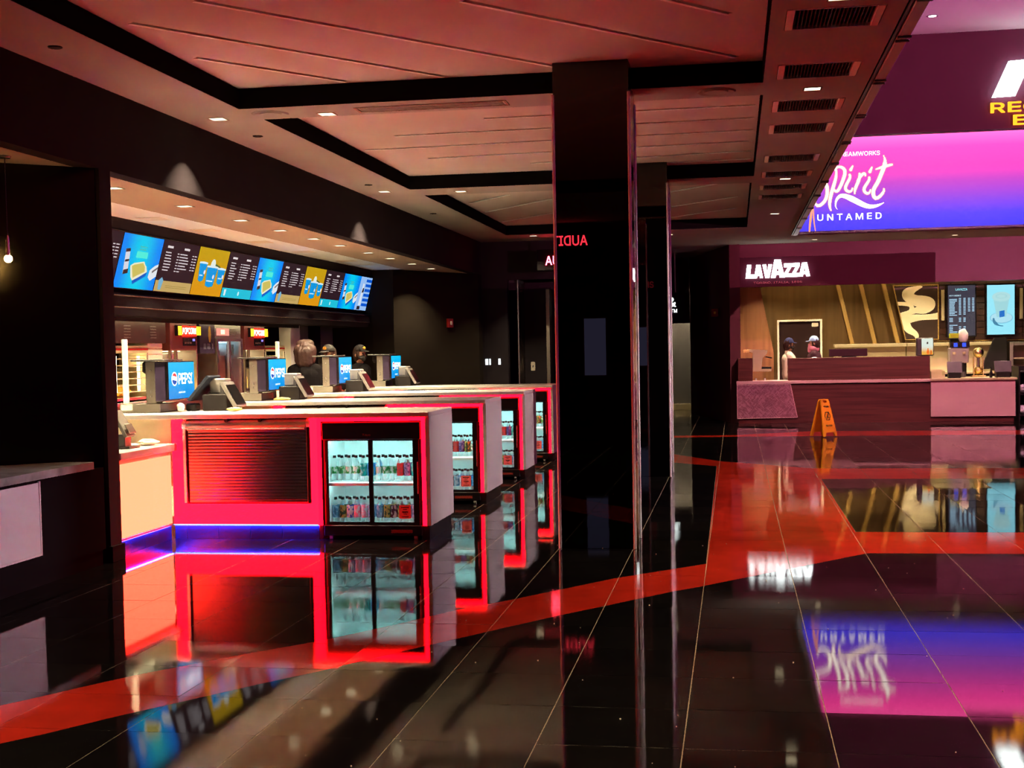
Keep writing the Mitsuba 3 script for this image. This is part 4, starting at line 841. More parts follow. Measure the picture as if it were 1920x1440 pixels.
# ------------------------------------------------------------------ cafe at the far end
YL = 27.65
k_hdr = struct('wall_cafe_header', bx(-0.08, 9.5, 28.1, 28.5, 2.87, ZC + 0.02), M_MAROON, 'maroon fascia over the cafe counter')
put('sign_band', bx(-0.09, 4.08, 28.05, 28.1, 2.85, 3.47, 0.004), M_MAROON_SHADOW, k_hdr)  # cast shadow on the fascia, painted as a darker panel
sg = thing('cafe_sign', 'white glowing cafe sign letters over the painted shadow on the maroon fascia', 'sign')
yS = 28.04
GLYPH = {'L': Polygon([(0, 0), (1, 0), (1, .3), (.5, .3), (.5, 1), (0, 1)]), 'V': Polygon([(0, 1), (.40, 1), (.5, .45), (.60, 1), (1, 1), (.72, 0), (.28, 0)]),
         'A': Polygon([(0, 0), (.27, 1), (.73, 1), (1, 0), (.64, 0), (.60, .16), (.40, .16), (.36, 0)], [[(.44, .36), (.56, .36), (.5, .66)]]),
         'Z': Polygon([(0, 1), (1, 1), (1, .74), (.52, .28), (1, .28), (1, 0), (0, 0), (0, .26), (.48, .72), (0, .72)])}
for s_, x0, x1, z0, z1 in (('L', .235, .42, 3.03, 3.315), ('A', .41, .60, 3.03, 3.315), ('V', .585, .79, 3.03, 3.315), ('A', .755, 1.045, 3.03, 3.41), ('Z', 1.03, 1.19, 3.04, 3.325), ('Z', 1.19, 1.35, 3.04, 3.33), ('A', 1.335, 1.565, 3.045, 3.335)):
    m = ext(affinity.scale(GLYPH[s_], x1 - x0, z1 - z0, origin=(0, 0)), 0.05)
    m = at(m, FACE((x0, yS, z0)))
    v = m.vertices.copy(); v[:, 0] += (v[:, 2] - 3.03) * (0.12 if s_ == 'L' else 0); m.vertices = v
    put('letter', m, M_EMIT, sg, emit=[3.6, 3.9, 3.8], weight=0.2)
put('tagline', at(txt('TORINO, ITALIA, 1895', 1.0, 0.055, 0.01), FACE((.40, 28.048, 2.905))), mat('tagline', [0.55, 0.20, 0.22], 'diff'), sg)
struct('wall_cafe_side', prism([(-0.10, 28.02), (-1.06, 31.9), (-1.06, 34.0), (0.10, 34.0), (0.12, 28.02)], 'z', 0, ZC), mat('side_wall', [0.12, 0.042, 0.052], 'diff'), 'dark wall left of the cafe')
struct('wall_cafe_back', bx(0.1, 9.5, 31.5, 31.7, 0, ZC), M_WOODW, 'brown timber back wall of the cafe')
struct('ceiling_cafe', bx(0.1, 9.5, 28.5, 31.5, 3.3, 3.4), mat('cafe_ceiling', [0.05, 0.035, 0.025], 'diff'))
struct('wall_cafe_left', prism([(0.12, 0.0), (0.86, 0.0), (0.86, 1.46), (0.50, 3.29), (0.12, 3.29)], 'y', 30.0, 31.4), M_WOODO, 'slanted orange timber wall at the left end of the cafe')
kd = struct('door_2', bx(1.03, 1.97, 31.44, 31.5, 0, 2.17), mat('cafe_door', [0.028, 0.013, 0.013], 'rough', rough=0.5), 'dark doorway with a white frame behind the cafe staff')
put('door_frame', cat(bx(0.985, 1.03, 31.38, 31.5, 0, 2.21, 0.003), bx(1.97, 2.015, 31.38, 31.5, 0, 2.21, 0.003), bx(1.03, 1.97, 31.38, 31.5, 2.165, 2.21)), mat('door_white', [0.86, 0.82, 0.70], 'diff'), kd)
put('door_sign', bx(1.78, 1.93, 31.42, 31.435, 2.04, 2.13), M_PAPER, kd)
for i, ((a, z1), (b, z0)) in enumerate((((2.27, 3.3), (2.66, 1.60)), ((2.79, 3.3), (3.17, 1.60)), ((3.30, 3.3), (3.68, 1.62)))):
    put('batten', prism([(a, z1 - .01), (a + .085, z1 - .01), (b + .085, z0), (b, z0)], 'y', 31.34, 31.5), M_SLATW, 'wall_cafe_back')
# swirl panel
sp = thing('swirl_panel', 'dark wall panel with a cream coffee swirl beside the cafe menu screen', 'wall panel')
def q2w(px, py): return (3.63 + (1640 + px * .14583 - 1674) * .0119, 2.94 - (520 + py * .14583 - 537) * .01265)
quad = Polygon([(3.63, 2.945), (4.63, 2.94), (4.63, 1.69), (3.90, 1.69)])
put('panel', at(ext(quad, 0.03), FACE((0, 31.43, 0))), mat('swirl_dark', [0.038, 0.021, 0.014], 'rough', rough=0.4), sp)
put('frame', at(ext(quad.buffer(0.012, join_style=2).difference(quad.buffer(-0.012, join_style=2)), 0.045), FACE((0, 31.435, 0))), M_SLATW, sp)
Z = lambda pts: [q2w(*p) for p in pts]; u_ = .0018
sw = unary_union([
    stroke(Z([(605, 135), (500, 165), (420, 235), (480, 290), (600, 320), (690, 360), (640, 405), (520, 430), (420, 470), (370, 510)]), [10 * u_, 70 * u_, 150 * u_, 130 * u_, 150 * u_, 165 * u_, 130 * u_, 80 * u_, 60 * u_, 80 * u_], n=60),
    stroke(Z([(350, 470), (370, 540), (400, 620), (450, 680), (510, 720), (535, 775)]), [30 * u_, 110 * u_, 110 * u_, 90 * u_, 70 * u_, 40 * u_], n=40),
    stroke(Z([(830, 500), (680, 515), (540, 520), (430, 545), (390, 600)]), [88 * u_, 72 * u_, 72 * u_, 100 * u_, 90 * u_], n=40),
    stroke(Z([(270, 330), (380, 345), (470, 385), (460, 430), (370, 465), (320, 500)]), [45 * u_, 48 * u_, 55 * u_, 55 * u_, 45 * u_, 50 * u_], n=40)]).intersection(quad.buffer(-0.012, join_style=2))
put('swirl', at(ext(sw, 0.012), FACE((0, 31.402, 0))), mat('swirl_cream', [0.88, 0.76, 0.52], 'diff'), sp)
# brown tiles behind the screens
k_bk = 'wall_cafe_back'
tile_mat = [mat('cafe_tile_%d' % i, c, 'gloss', rough=0.25) for i, c in enumerate(((0.10, 0.040, 0.024), (0.13, 0.052, 0.03), (0.08, 0.034, 0.022)))]
for r in range(11):
    for c in range(10):
        x = 4.66 + c * .262; z = 1.66 + r * .142
        if x > 7.0 or (4.83 < x and x + .25 < 5.44 and 1.78 < z < 2.8) or (5.7 < x and x + .25 < 6.28 and 1.78 < z < 2.8): continue
        put('tile', bx(x, x + .25, 31.46, 31.49, z, z + .13, .004), tile_mat[(r * 7 + c * 3) % 3], k_bk)
put('tile_ledge', bx(3.9, 7.2, 31.42, 31.5, 1.635, 1.655), M_SLATW, k_bk)
for x in (4.70, 6.42): tag(put('pale_strip', bx(x, x + .07, 31.40, 31.45, 2.12, 2.82, .003), M_CREAM), 'pale upright strip %s' % ('between the swirl panel and the menu screen' if x < 5 else 'right of the blue coffee screen'), 'wall strip')
# cafe screens
def cafe_screen(name, x0, x1, z0, z1, label, em):
    s = thing(name, label, 'screen')
    put('bezel', bx(x0 - .03, x1 + .03, 31.323, 31.458, z0 - .03, z1 + .03, .004), M_BLACK, s)
    put('screen', bx(x0, x1, 31.312, 31.322, z0, z1), M_EMIT, s, emit=em, weight=0.25)
    return s
cs = cafe_screen('cafe_menu_screen', 4.83, 5.43, 1.76, 2.91, 'dark cafe menu screen with pale blue text', lin(58, 56, 72))
def flat(par, name, poly, col, y, wt=0.02): put(name, at(ext(poly, .004), FACE((0, y, 0))), M_EMIT, par, emit=col, weight=wt)
put('heading', at(txt('LAVAZZA', .26, .055, .004), FACE((5.0, 31.31, 2.79))), M_EMIT, cs, emit=lin(150, 240, 250), weight=.03)
put('subheading', at(txt('HOT DRINKS', .26, .036, .004), FACE((4.86, 31.31, 2.66))), M_EMIT, cs, emit=lin(190, 225, 240), weight=.03)
rows = []
for r in range(11): rows.append(sbox(4.86, 2.58 - r * .036, 4.86 + rng.choice((.11, .12, .13, .17)), 2.602 - r * .036)); rows += [sbox(x, 2.60 - r * .036, x + .05, 2.622 - r * .036) for x in ((5.07, 5.17, 5.27, 5.36) if r < 9 else (5.07, 5.17))]
for r in range(3): rows.append(sbox(4.86, 2.15 - r * .036, 4.94, 2.172 - r * .036)); rows += [sbox(x, 2.15 - r * .036, x + .05, 2.172 - r * .036) for x in (5.07, 5.17)]
for r in range(6): rows.append(sbox(4.86, 1.99 - r * .038, 4.86 + (.18 if r in (0, 4, 5) else .08), 2.012 - r * .038)); rows += ([sbox(x, 1.99 - r * .038, x + .05, 2.012 - r * .038) for x in (5.07, 5.17)] if r else [])
flat(cs, 'menu_lines', unary_union(rows), lin(165, 205, 230), 31.31)
labels[cs + '__menu_lines'] = {'kind': 'stuff'}
c2 = cafe_screen('cafe_coffee_screen', 5.69, 6.29, 1.77, 2.90, 'pale blue screen showing a cup of coffee', lin(150, 232, 250))
cup = Polygon([(5.82, 2.62), (6.18, 2.62), (6.10, 2.17), (5.90, 2.17)])
ell = lambda x, z, a, b: affinity.scale(Point(x, z).buffer(1, 32), a, b)
flat(c2, 'saucer', ell(6.0, 2.15, .25, .13), lin(172, 224, 240), 31.310); flat(c2, 'saucer_rim', ell(6.0, 2.15, .25, .13).difference(ell(6.0, 2.155, .235, .118)), lin(120, 190, 220), 31.309)
flat(c2, 'cup', cup, lin(158, 214, 220), 31.3085); flat(c2, 'foam', ell(6.0, 2.63, .20, .11), lin(176, 222, 224), 31.3075); flat(c2, 'foam_ring', ell(6.0, 2.64, .12, .05).difference(ell(6.0, 2.64, .105, .042)), lin(150, 205, 212), 31.3065)
flat(c2, 'cup_label', Polygon([(5.955, 2.30), (6.07, 2.32), (6.07, 2.18), (5.96, 2.16)]), lin(20, 110, 200), 31.3065); flat(c2, 'spoon', stroke([(5.83, 2.13), (5.87, 2.03), (5.98, 1.97), (6.03, 1.965)], [.04, .07, .025, .02]), lin(60, 130, 165), 31.3065)
c3 = cafe_screen('cafe_side_screen', 6.58, 7.18, 1.77, 2.90, 'next cafe screen at the right edge, mostly cut off', lin(70, 75, 95))
# back bar
bb = thing('back_bar', 'long cream back bar along the cafe wall', 'counter')
for a, b in ((2.25, 3.86), (3.86, 4.78), (4.78, 5.72)): put('ledge', bx(a + .005, b - .005, 30.85, 31.3, 1.535, 1.615, .006), M_CREAM, bb); put('panel', bx(a + .01, b - .01, 31.0, 31.3, .95, 1.535), M_CREAM, bb)
put('worktop', bx(2.25, 6.6, 30.6, 31.3, .90, .95, .005), M_CREAM, bb); put('body', bx(2.25, 6.6, 30.65, 31.3, 0, .90), M_BLACKM, bb)
fr = thing('cafe_cabinet', 'grey framed glass cabinet at the right end of the cafe back bar', 'cabinet')
put('frame', cat(bx(6.0, 6.08, 30.4, 31.2, .95, 1.60, .004), bx(6.0, 7.2, 30.4, 31.2, 1.52, 1.60, .004), bx(6.0, 7.2, 30.4, 31.2, .95, 1.0)), M_STEELB, fr); put('shelf', bx(6.08, 7.2, 30.45, 31.2, 1.22, 1.25), M_CREAM, fr); put('back', bx(6.08, 7.2, 31.15, 31.2, 1.0, 1.52), M_CREAM, fr)
hood = thing('dark_hood', 'black slanted hood at the end of the cream back bar', 'hood')
put('panel', prism([(5.74, 1.70), (6.0, 1.70), (6.0, 1.0), (5.45, 1.0)], 'y', 30.7, 30.8), M_BLACKM, hood)

# cafe counter
cc = thing('cafe_counter', 'long dark timber cafe counter with pink panels and a raised bar', 'counter')
put('base', bx(0.06, 3.92, YL + .03, YL + .75, 0.0, .80), M_WOOD, cc)
put('worktop', bx(0.02, 3.92, YL - .03, YL + .8, .82, .882, .004), M_PINKW, cc)
put('under_rail', bx(0.06, 3.92, YL + .02, YL + .7, .80, .82), M_BLACKM, cc)
tz = Polygon([(0.03, .10), (1.27, .115), (1.13, .815), (0.03, .815)])
put('fibre_panel', at(ext(tz.buffer(-.012, join_style=2), .025), FACE((0, YL + .02, 0))), M_SCRATCH, cc, label='pink fibre-patterned slanted panel')
put('panel_edge', at(ext(tz.difference(tz.buffer(-.014, join_style=2)), .035), FACE((0, YL + .02, 0))), M_PINKW, cc)
put('raised_bar', bx(1.08, 3.92, YL + .06, YL + .34, .883, 1.345, .004), M_WOOD, cc)
put('end_block', bx(0.06, .36, YL + .06, YL + .5, .883, 1.36, .004), M_WOOD, cc)
put('till_base', bx(3.925, 5.55, YL + .06, YL + .9, 0.0, .835), M_WOOD, cc)
put('till_panel', bx(3.925, 5.57, YL + .0, YL + .05, .105, .80, .004), M_PINKW, cc, label='plain pink front panel')
put('till_rail', bx(3.925, 5.57, YL + .025, YL + .06, .80, .84), mat('pink_shade', [0.45, 0.16, 0.19], 'rough', rough=.4), cc)
put('till_worktop', bx(3.925, 5.60, YL - .03, YL + 1.2, .84, .885, .004), M_CREAM, cc)
lp = put('bar_lamp', lathe([(0.0, 0), (.05, 0), (.05, .01), (0, .012)], 20), M_EMIT, cc, tw=T().translate([1.62, YL + .16, 1.347]), emit=[3, 2.6, 2.0], weight=.05)  # glowing disc painted in for a lamp reflection on the bar top
es = thing('espresso_machine', 'cream flared espresso machine standing at the left end of the cafe counter', 'coffee machine')
def e2w(px, py): return (-0.06 + (1370 + px * .09896 - 1374) * .01145 + .02, 1.63 - (620 + py * .09896 - 655.5) * .01145)
put('body', prism([e2w(*p) for p in ((300, 430), (670, 455), (660, 515), (580, 600), (560, 760), (560, 800), (400, 800), (400, 500), (300, 465))], 'y', YL + .25, YL + .62), M_CREAM, es)
put('drip_tray', prism([e2w(*p) for p in ((400, 800), (740, 800), (735, 845), (400, 845))], 'y', YL + .2, YL + .62), M_CREAM, es)
put('group_head', prism([e2w(*p) for p in ((640, 565), (750, 590), (755, 610), (640, 590))], 'y', YL + .35, YL + .45), M_BLACK, es)
put('tray_grid', prism([e2w(*p) for p in ((560, 765), (735, 765), (735, 800), (560, 800))], 'y', YL + .25, YL + .6), M_BLACKM, es)
put('foot', bx(.60, .63, YL + .3, YL + .4, .882, .935), M_STEEL, es); put('foot', bx(.42, .45, YL + .3, YL + .4, .882, .935), M_STEEL, es)
put('cup_rail', cat(bx(.16, .66, YL + .3, YL + .32, 1.50, 1.51), bx(.16, .66, YL + .5, YL + .52, 1.50, 1.51)), M_DGREY, es)
tag(put('sponge_box', bx(.17, .30, YL + .22, YL + .4, 1.475, 1.54, .008), M_POP), 'small yellow box lying on top of the espresso machine', 'box')
dh = thing('menu_holder', 'upright menu holder with a white and amber drinks picture on the raised bar', 'menu holder')
put('stand', bx(3.66, 4.0, YL + .10, YL + .22, 1.346, 1.72, .02), M_DGREY, dh)
put_grad('card', A_rows(FACE((0, YL + .095, 0)), 3.76, 3.985, 1.37, 1.70, 0), dh, lambda p, n, uv: mikit.mix((0.85, 0.42, 0.05), (0.72, 0.82, 0.72), smoothstep(1.40, 1.56, p.z)), .03)
put('picture', at(ext(unary_union([sbox(3.86, 1.375, 3.91, 1.46), sbox(3.875, 1.46, 3.895, 1.50), sbox(3.93, 1.375, 3.96, 1.46)]), .003), FACE((0, YL + .089, 0))), M_ORFOOD, dh); put('logo', bx(3.86, 3.89, YL + .086, YL + .089, 1.59, 1.63), M_DGREY, dh)
def tablet(x, w, lab):
    t = thing('tablet_till', lab, 'till', 'tablet tills on the cafe counter')
    put('base', bx(x - w * .42, x + w * .42, YL + .12, YL + .32, .885, 1.0, .008), M_BLACKM, t)
    s = slab((0, 0, 0), 16, w, .24, .03); s.apply_transform(trimesh.transformations.rotation_matrix(-math.pi / 2, [0, 0, 1])); s.apply_translation((x, YL + .15, .985))
    put('screen', s, M_DGREY, t)
tablet(4.42, .29, 'grey tablet till near the middle of the cafe counter'); tablet(5.36, .33, 'grey tablet till at the right end of the cafe counter')
bxs = thing('cardboard_tray', 'open cream tray at the corner of the cafe counter beside the raised bar', 'tray')
put('tray', cat(bx(3.95, 4.22, YL + .1, YL + .4, .886, .90), bx(3.95, 3.965, YL + .1, YL + .4, .90, 1.03), bx(4.205, 4.22, YL + .1, YL + .4, .90, 1.03), bx(3.95, 4.22, YL + .385, YL + .4, .90, 1.06), bx(3.95, 4.22, YL + .1, YL + .115, .90, .94)), M_CREAM, bxs)
gr = thing('coffee_grinder', 'double coffee grinder with blue lights and a white bag on top', 'coffee grinder')
gy = YL + .75
put('body', bx(4.42, 4.80, gy, gy + .3, 1.18, 1.50, .02), mat('grinder_grey', [0.28, 0.23, 0.23], 'rough', rough=.35), gr); put('back_plate', bx(4.46, 4.78, gy + .25, gy + .33, .885, 1.7, .01), M_BLACKM, gr); put('display', bx(4.44, 4.81, gy - .01, gy + .02, 1.50, 1.62, .006), M_BLACK, gr)
for x in (4.49, 4.66): put('blue_light', bx(x, x + .08, gy - .018, gy - .01, 1.515, 1.60, .004), M_EMIT, gr, emit=[.03, .10, 1.1], weight=.02)
put('hopper', cyl((4.68, gy + .1, .90), (4.68, gy + .1, 1.20), .085, 20), M_BLACK, gr, smooth=40); put('cup', cyl((4.68, gy - .02, .886), (4.68, gy - .02, 1.0), .05, 16), M_DGREY, gr, smooth=40)
for x in (4.50, 4.70): put('nozzle', lathe([(.0, 0), (.03, 0), (.035, .05), (0, .06)], 14), M_CREAM, gr, smooth=40, tw=T().translate([x, gy - .02, 1.36]))
tag(put('green_box', bx(4.43, 4.60, gy + .03, gy + .2, 1.702, 1.80, .006), mat('lime', [0.42, 0.45, 0.04], 'diff')), 'yellow-green box on top of the coffee grinder', 'box')
crm = trimesh.creation.icosphere(2, 1); crm.vertices = crm.vertices * (0.9 + .25 * meshkit.noise(crm.vertices * 3, 5))[:, None] * [.10, .08, .15]
tag(put('white_bag', crm, mat('white_bag', [.72, .68, .60], 'diff'), smooth=30, tw=T().translate([4.70, gy + .1, 1.745])), 'white bag slumped on top of the coffee grinder', 'bag')
sb = thing('syphon_brewer', 'shiny gold syphon coffee brewer with a round top', 'coffee brewer')
put('base', bx(4.86, 5.14, gy, gy + .2, .886, .92, .006), M_GOLD, sb); put('bowl', trimesh.creation.icosphere(3, .11), M_GOLD, sb, smooth=True, tw=T().translate([5.0, gy + .1, 1.39]))
put('lower_bowl', trimesh.creation.icosphere(3, .085), M_GOLD, sb, smooth=True, tw=T().translate([5.0, gy + .1, 1.02]))
put('stem', lathe([(.03, 0), (.04, .05), (.03, .2), (.04, .3)], 16), M_CHROME, sb, smooth=40, tw=T().translate([5.0, gy + .1, 1.05])); put('frame', cat(bx(4.90, 4.915, gy + .05, gy + .15, .92, 1.3), bx(5.085, 5.10, gy + .05, gy + .15, .92, 1.3)), M_GOLD, sb)
bt = thing('tall_bottle', 'slim dark bottle on the cafe counter beside the right tablet till', 'bottle')
put('body', lathe([(.0, 0), (.028, 0), (.03, .10), (.012, .16), (.012, .21), (0, .21)], 16), M_BLACK, bt, smooth=35, tw=T().translate([5.12, YL + .12, .886]))
rk = thing('merchandise_shelf', 'black shelf with white bundles at the right end of the cafe counter', 'shelf')
put('frame', cat(bx(5.66, 5.69, 27.8, 28.5, 0, 1.1), bx(7.0, 7.03, 27.8, 28.5, 0, 1.1), bx(5.66, 7.03, 28.47, 28.5, 0, 1.1)), M_BLACKM, rk)
for z in (.12, .55, 1.0): put('shelf_board', bx(5.69, 7.0, 27.8, 28.47, z - .03, z, .004), M_BLACKM, rk)
for i, (x, z) in enumerate(((5.83, .55), (6.08, .55), (6.35, .55), (5.80, .12), (6.0, .12), (6.25, .12))):
    m = trimesh.creation.icosphere(2, 1); m.vertices = m.vertices * (0.9 + .25 * meshkit.noise(m.vertices * 2.5 + i, i))[:, None] * [.11, .16, .09]; m.vertices[:, 2] -= m.vertices[:, 2].min()
    tag(put('white_bundle', m, M_LINER, smooth=30, tw=T().translate([x, 28.1, z])), 'white bundle on the %s board of the black shelf, %s from counter' % ('middle' if z > .3 else 'lowest', ['first', 'second', 'third'][i % 3]), 'bundle', 'white bundles on the black shelf')
person((1.14, 28.75, 0), -1.45, 'cafe employee in white shirt, navy cap and black mask with raised hands', h=1.74, skin=M_SKIN2, shirt=M_SHIRTW, trousers=M_NAVY, cap=M_NAVY, mask=M_BLACKM, reach=True)
person((1.68, 28.75, 0), 1.45, 'cafe worker in a light blue cap and pink scarf facing the white-shirted employee', h=1.77, shirt=M_PLUM, trousers=M_BLACKM, cap=M_LBLUE, scarf=M_PINKC)
tag(put('black_monitor', bx(1.95, 2.72, YL + .45, YL + .62, 1.36, 1.52, .01), M_PLUM), 'low dark cover lying along the raised bar beside the blue-capped worker', 'cover')
tag(put('monitor_stand', bx(2.2, 2.5, YL + .44, YL + .6, .883, 1.36, .01), M_BLACKM), 'black stand under the dark cover behind the raised bar', 'stand')
for r_, yy in enumerate((28.85, 30.3)):
    for x in (.9, 2.4, 4.1, 5.6):
        downlight(x, yy, 3.3, 'square downlight in the cafe ceiling above the %s, %s from the slanted timber' % (['counter', 'back bar'][r_], ['first', 'second', 'third', 'fourth'][[.9, 2.4, 4.1, 5.6].index(x)]), 'downlights in the cafe ceiling', W_CAFE * (1.3 if r_ == 0 else 1.0), half=62)
for x, lb in ((1.62, 'small downlight in front of the cafe sign'), (4.35, 'small downlight in front of the plain end of the cafe fascia')):
    downlight(x, 27.3, ZC, lb, 'downlights in front of the cafe', 18, half=45, s=.05)
lw = thing('wall_washer', 'long light over the cafe back wall behind the fascia', 'lamp')
put('housing', bx(.6, 6.8, 31.0, 31.08, 3.25, 3.30), M_STEELB, lw); put('tube', tri([(.65, 31.01, 3.245), (6.75, 31.01, 3.245), (6.75, 31.07, 3.249), (.65, 31.07, 3.249)], [(0, 2, 1), (0, 3, 2)]), M_EMIT, lw, emit=[18, 13.5, 6.5], weight=.8)
put('lip', bx(.6, 6.8, 30.985, 31.0, 3.15, 3.30), M_DGREY, lw)

# ------------------------------------------------------------------ far left: corridor wall, lit signs
k_far = struct('wall_far', cat(bx(XB - .1, -1.75, 25.4, 25.6, 3.0, ZC), bx(XB - .1, -4.40, 25.4, 25.6, 0, 3.0), bx(-4.22, -4.18, 25.45, 25.6, 0, 3.0), bx(XB, -1.75, 26.6, 26.8, 0, 3.0)), M_WALL, 'dark far wall beyond the counters')
k_d3 = struct('door_3', bx(-4.17, -3.64, 26.05, 26.12, 0, 2.85), M_WALL, 'dark doorway with thin metal edges beyond the counters')
put('jamb', bx(-4.20, -4.175, 25.40, 26.1, 0, 3.0, .003), M_STEEL, k_d3); put('jamb', bx(-3.64, -3.57, 25.42, 26.1, 0, 2.8, .003), M_STEELB, k_d3)
sw_ = thing('wall_switch', 'small white wall switch in the dark doorway beyond the counters', 'switch')
put('plate', bx(-4.05, -3.965, 26.035, 26.05, 1.20, 1.38, .004), M_PAPER, sw_); put('toggle', bx(-4.018, -3.998, 26.02, 26.036, 1.27, 1.31), M_DGREY, sw_)
for i, (a, b) in enumerate(((-4.86, -4.80), (-4.78, -4.75), (-4.60, -4.55))):
    tag(put('lit_marker', bx(a, b, 25.385, 25.40, 1.34, 1.46, .003), M_EMIT, emit=[1.6, 1.9, 1.9], weight=.05), 'small white painted reflection low on the far wall, %s from the end wall' % ['first', 'second', 'third'][i], 'light', 'painted reflections on the far wall')  # white reflective spots, drawn as small glowing boxes
def aud_sign(name, o, ex, label):
    s = thing(name, label, 'sign')
    A = frame(o, ex, (0, 0, 1))
    put('box', at(bx(-0.16, 1.6, -.10, .30, -.12, -.012, .006), A), M_BLACKP, s)
    put('rod', at(bx(0.2, .22, .30, ZC - o[2], -.07, -.05), A), M_DGREY, s); put('rod', at(bx(1.4, 1.42, .30, ZC - o[2], -.07, -.05), A), M_DGREY, s)
    put('lettering', at(txt('AUDITORIUMS', 1.40, .175, .012), A), M_EMIT, s, emit=[26, 0.9, 1.6], weight=.4)
aud_sign('auditorium_sign', (-3.53, 24.7, 3.22), (1, 0, 0), 'hanging black sign with red glowing letters partly behind the wide column')
aud_sign('auditorium_sign', (-2.42, -0.9, 3.36), (-1, 0, 0), 'red lettered sign behind the camera, mirrored in the wide black column')
pb = thing('poster_display', 'dim blue poster display behind the camera, mirrored in the wide column', 'poster')
put('frame', bx(-2.78, -2.32, -3.12, -3.06, 1.10, 2.21, .005), M_BLACK, pb); put('screen', bx(-2.75, -2.35, -3.06, -3.05, 1.13, 2.18), M_EMIT, pb, emit=[.28, .26, .50], weight=.1)
struct('wall_corridor', cat(bx(-8, -1.0, 34.0, 34.2, 0, ZC), bx(-4.0, -1.62, 31.5, 31.7, 0, ZC), bx(-1.62, -1.06, 31.5, 31.7, 2.2, ZC)), M_WALLG, 'grey corridor walls between the columns and the cafe')
struct('baseboard_corridor', bx(-1.7, -1.0, 33.9, 34.0, 0, .16, .004), M_CREAM, 'pale baseboard at the end of the corridor')
downlight(-1.35, 33.3, ZC, 'square downlight in the corridor behind the columns', 'downlights in the corridor', 45, half=50)
rs = thing('restroom_sign', 'black box sign with white glowing symbols above the corridor beside the second column', 'sign')
put('box', bx(-1.62, -1.0, 29.9, 30.05, 2.16, 2.86, .006), M_BLACKM, rs)
put('rod', bx(-1.33, -1.31, 29.96, 29.99, 2.86, ZC), M_DGREY, rs)
put('symbol', at(txt('&', .20, .22, .01), FACE((-1.50, 29.898, 2.53))), M_EMIT, rs, emit=[2.4, 2.7, 2.6], weight=.05)
put('lettering', at(txt('ATM', .22, .085, .01), FACE((-1.50, 29.898, 2.40))), M_EMIT, rs, emit=[2.4, 2.7, 2.6], weight=.05)
fa = thing('red_wall_alarm', 'small red alarm on the dark wall left of the cafe', 'fire alarm')
AF = frame((-0.47, 29.1, 2.27), (0.228 * -1, 0.974, 0), (0, 0, 1)); AF = frame((-0.30, 28.62, 2.27), (0.2275, -0.9738, 0), (0, 0, 1))
put('housing', bx(-.50, -.35, 28.9, 29.02, 2.27, 2.44, .006), M_REDP, fa); put('lens', bx(-.45, -.40, 28.88, 28.9, 2.33, 2.38, .004), M_ORANGEP, fa)
put('arm', bx(-.5, -.3, 28.98, 29.03, 2.33, 2.38), M_BLACKM, fa)

# ------------------------------------------------------------------ tall hall: big screen and signs
def pinkblue(p, n, uv):
    k = (p.z - 3.80) / 1.76
    stops = [(0.0, (0.05, 0.05, 1.3)), (0.15, (0.10, 0.065, 1.1)), (0.30, (0.30, 0.075, 0.88)), (0.50, (0.66, 0.075, 0.66)), (0.66, (1.25, 0.08, 0.62)), (0.86, (2.2, 0.10, 0.68)), (1.0, (2.6, 0.22, 0.85))]
    c = mi.Color3f(*stops[0][1])
    for (a, ca), (b, cb) in zip(stops[:-1], stops[1:]):
        c = c + (mi.Color3f(*cb) - mi.Color3f(*ca)) * dr.clip((k - a) / (b - a), 0, 1)
    return c
hs = thing('hall_screen', 'huge pink to blue film screen high on the hall wall', 'screen')
arc = [(x, 25.93 - 0.012 * max(0, x - 5) ** 2) for x in np.linspace(1.16, 9.4, 24)]
put('bezel', prism(arc + [(x, 25.995) for x, y in arc[::-1]], 'z', 3.762, 5.60), M_BLACK, hs)
put_grad('screen', [((x, y - .012, 3.80), (x, y - .012, 5.56)) for x, y in arc], hs, pinkblue, 3.0)
def s2w(px, py):
    X, Yp = 1480 + px * .1458, 240 + py * .1458
    return (2.27 + (X - 1600) * .00975, 3.75 + (437 - Yp) * .01017 - (X - 1600) * .0002)
ZZ = lambda pts: [s2w(*p) for p in pts]; q_ = .00118
WHT = [2.2, 2.0, 1.7]; yh = 25.917
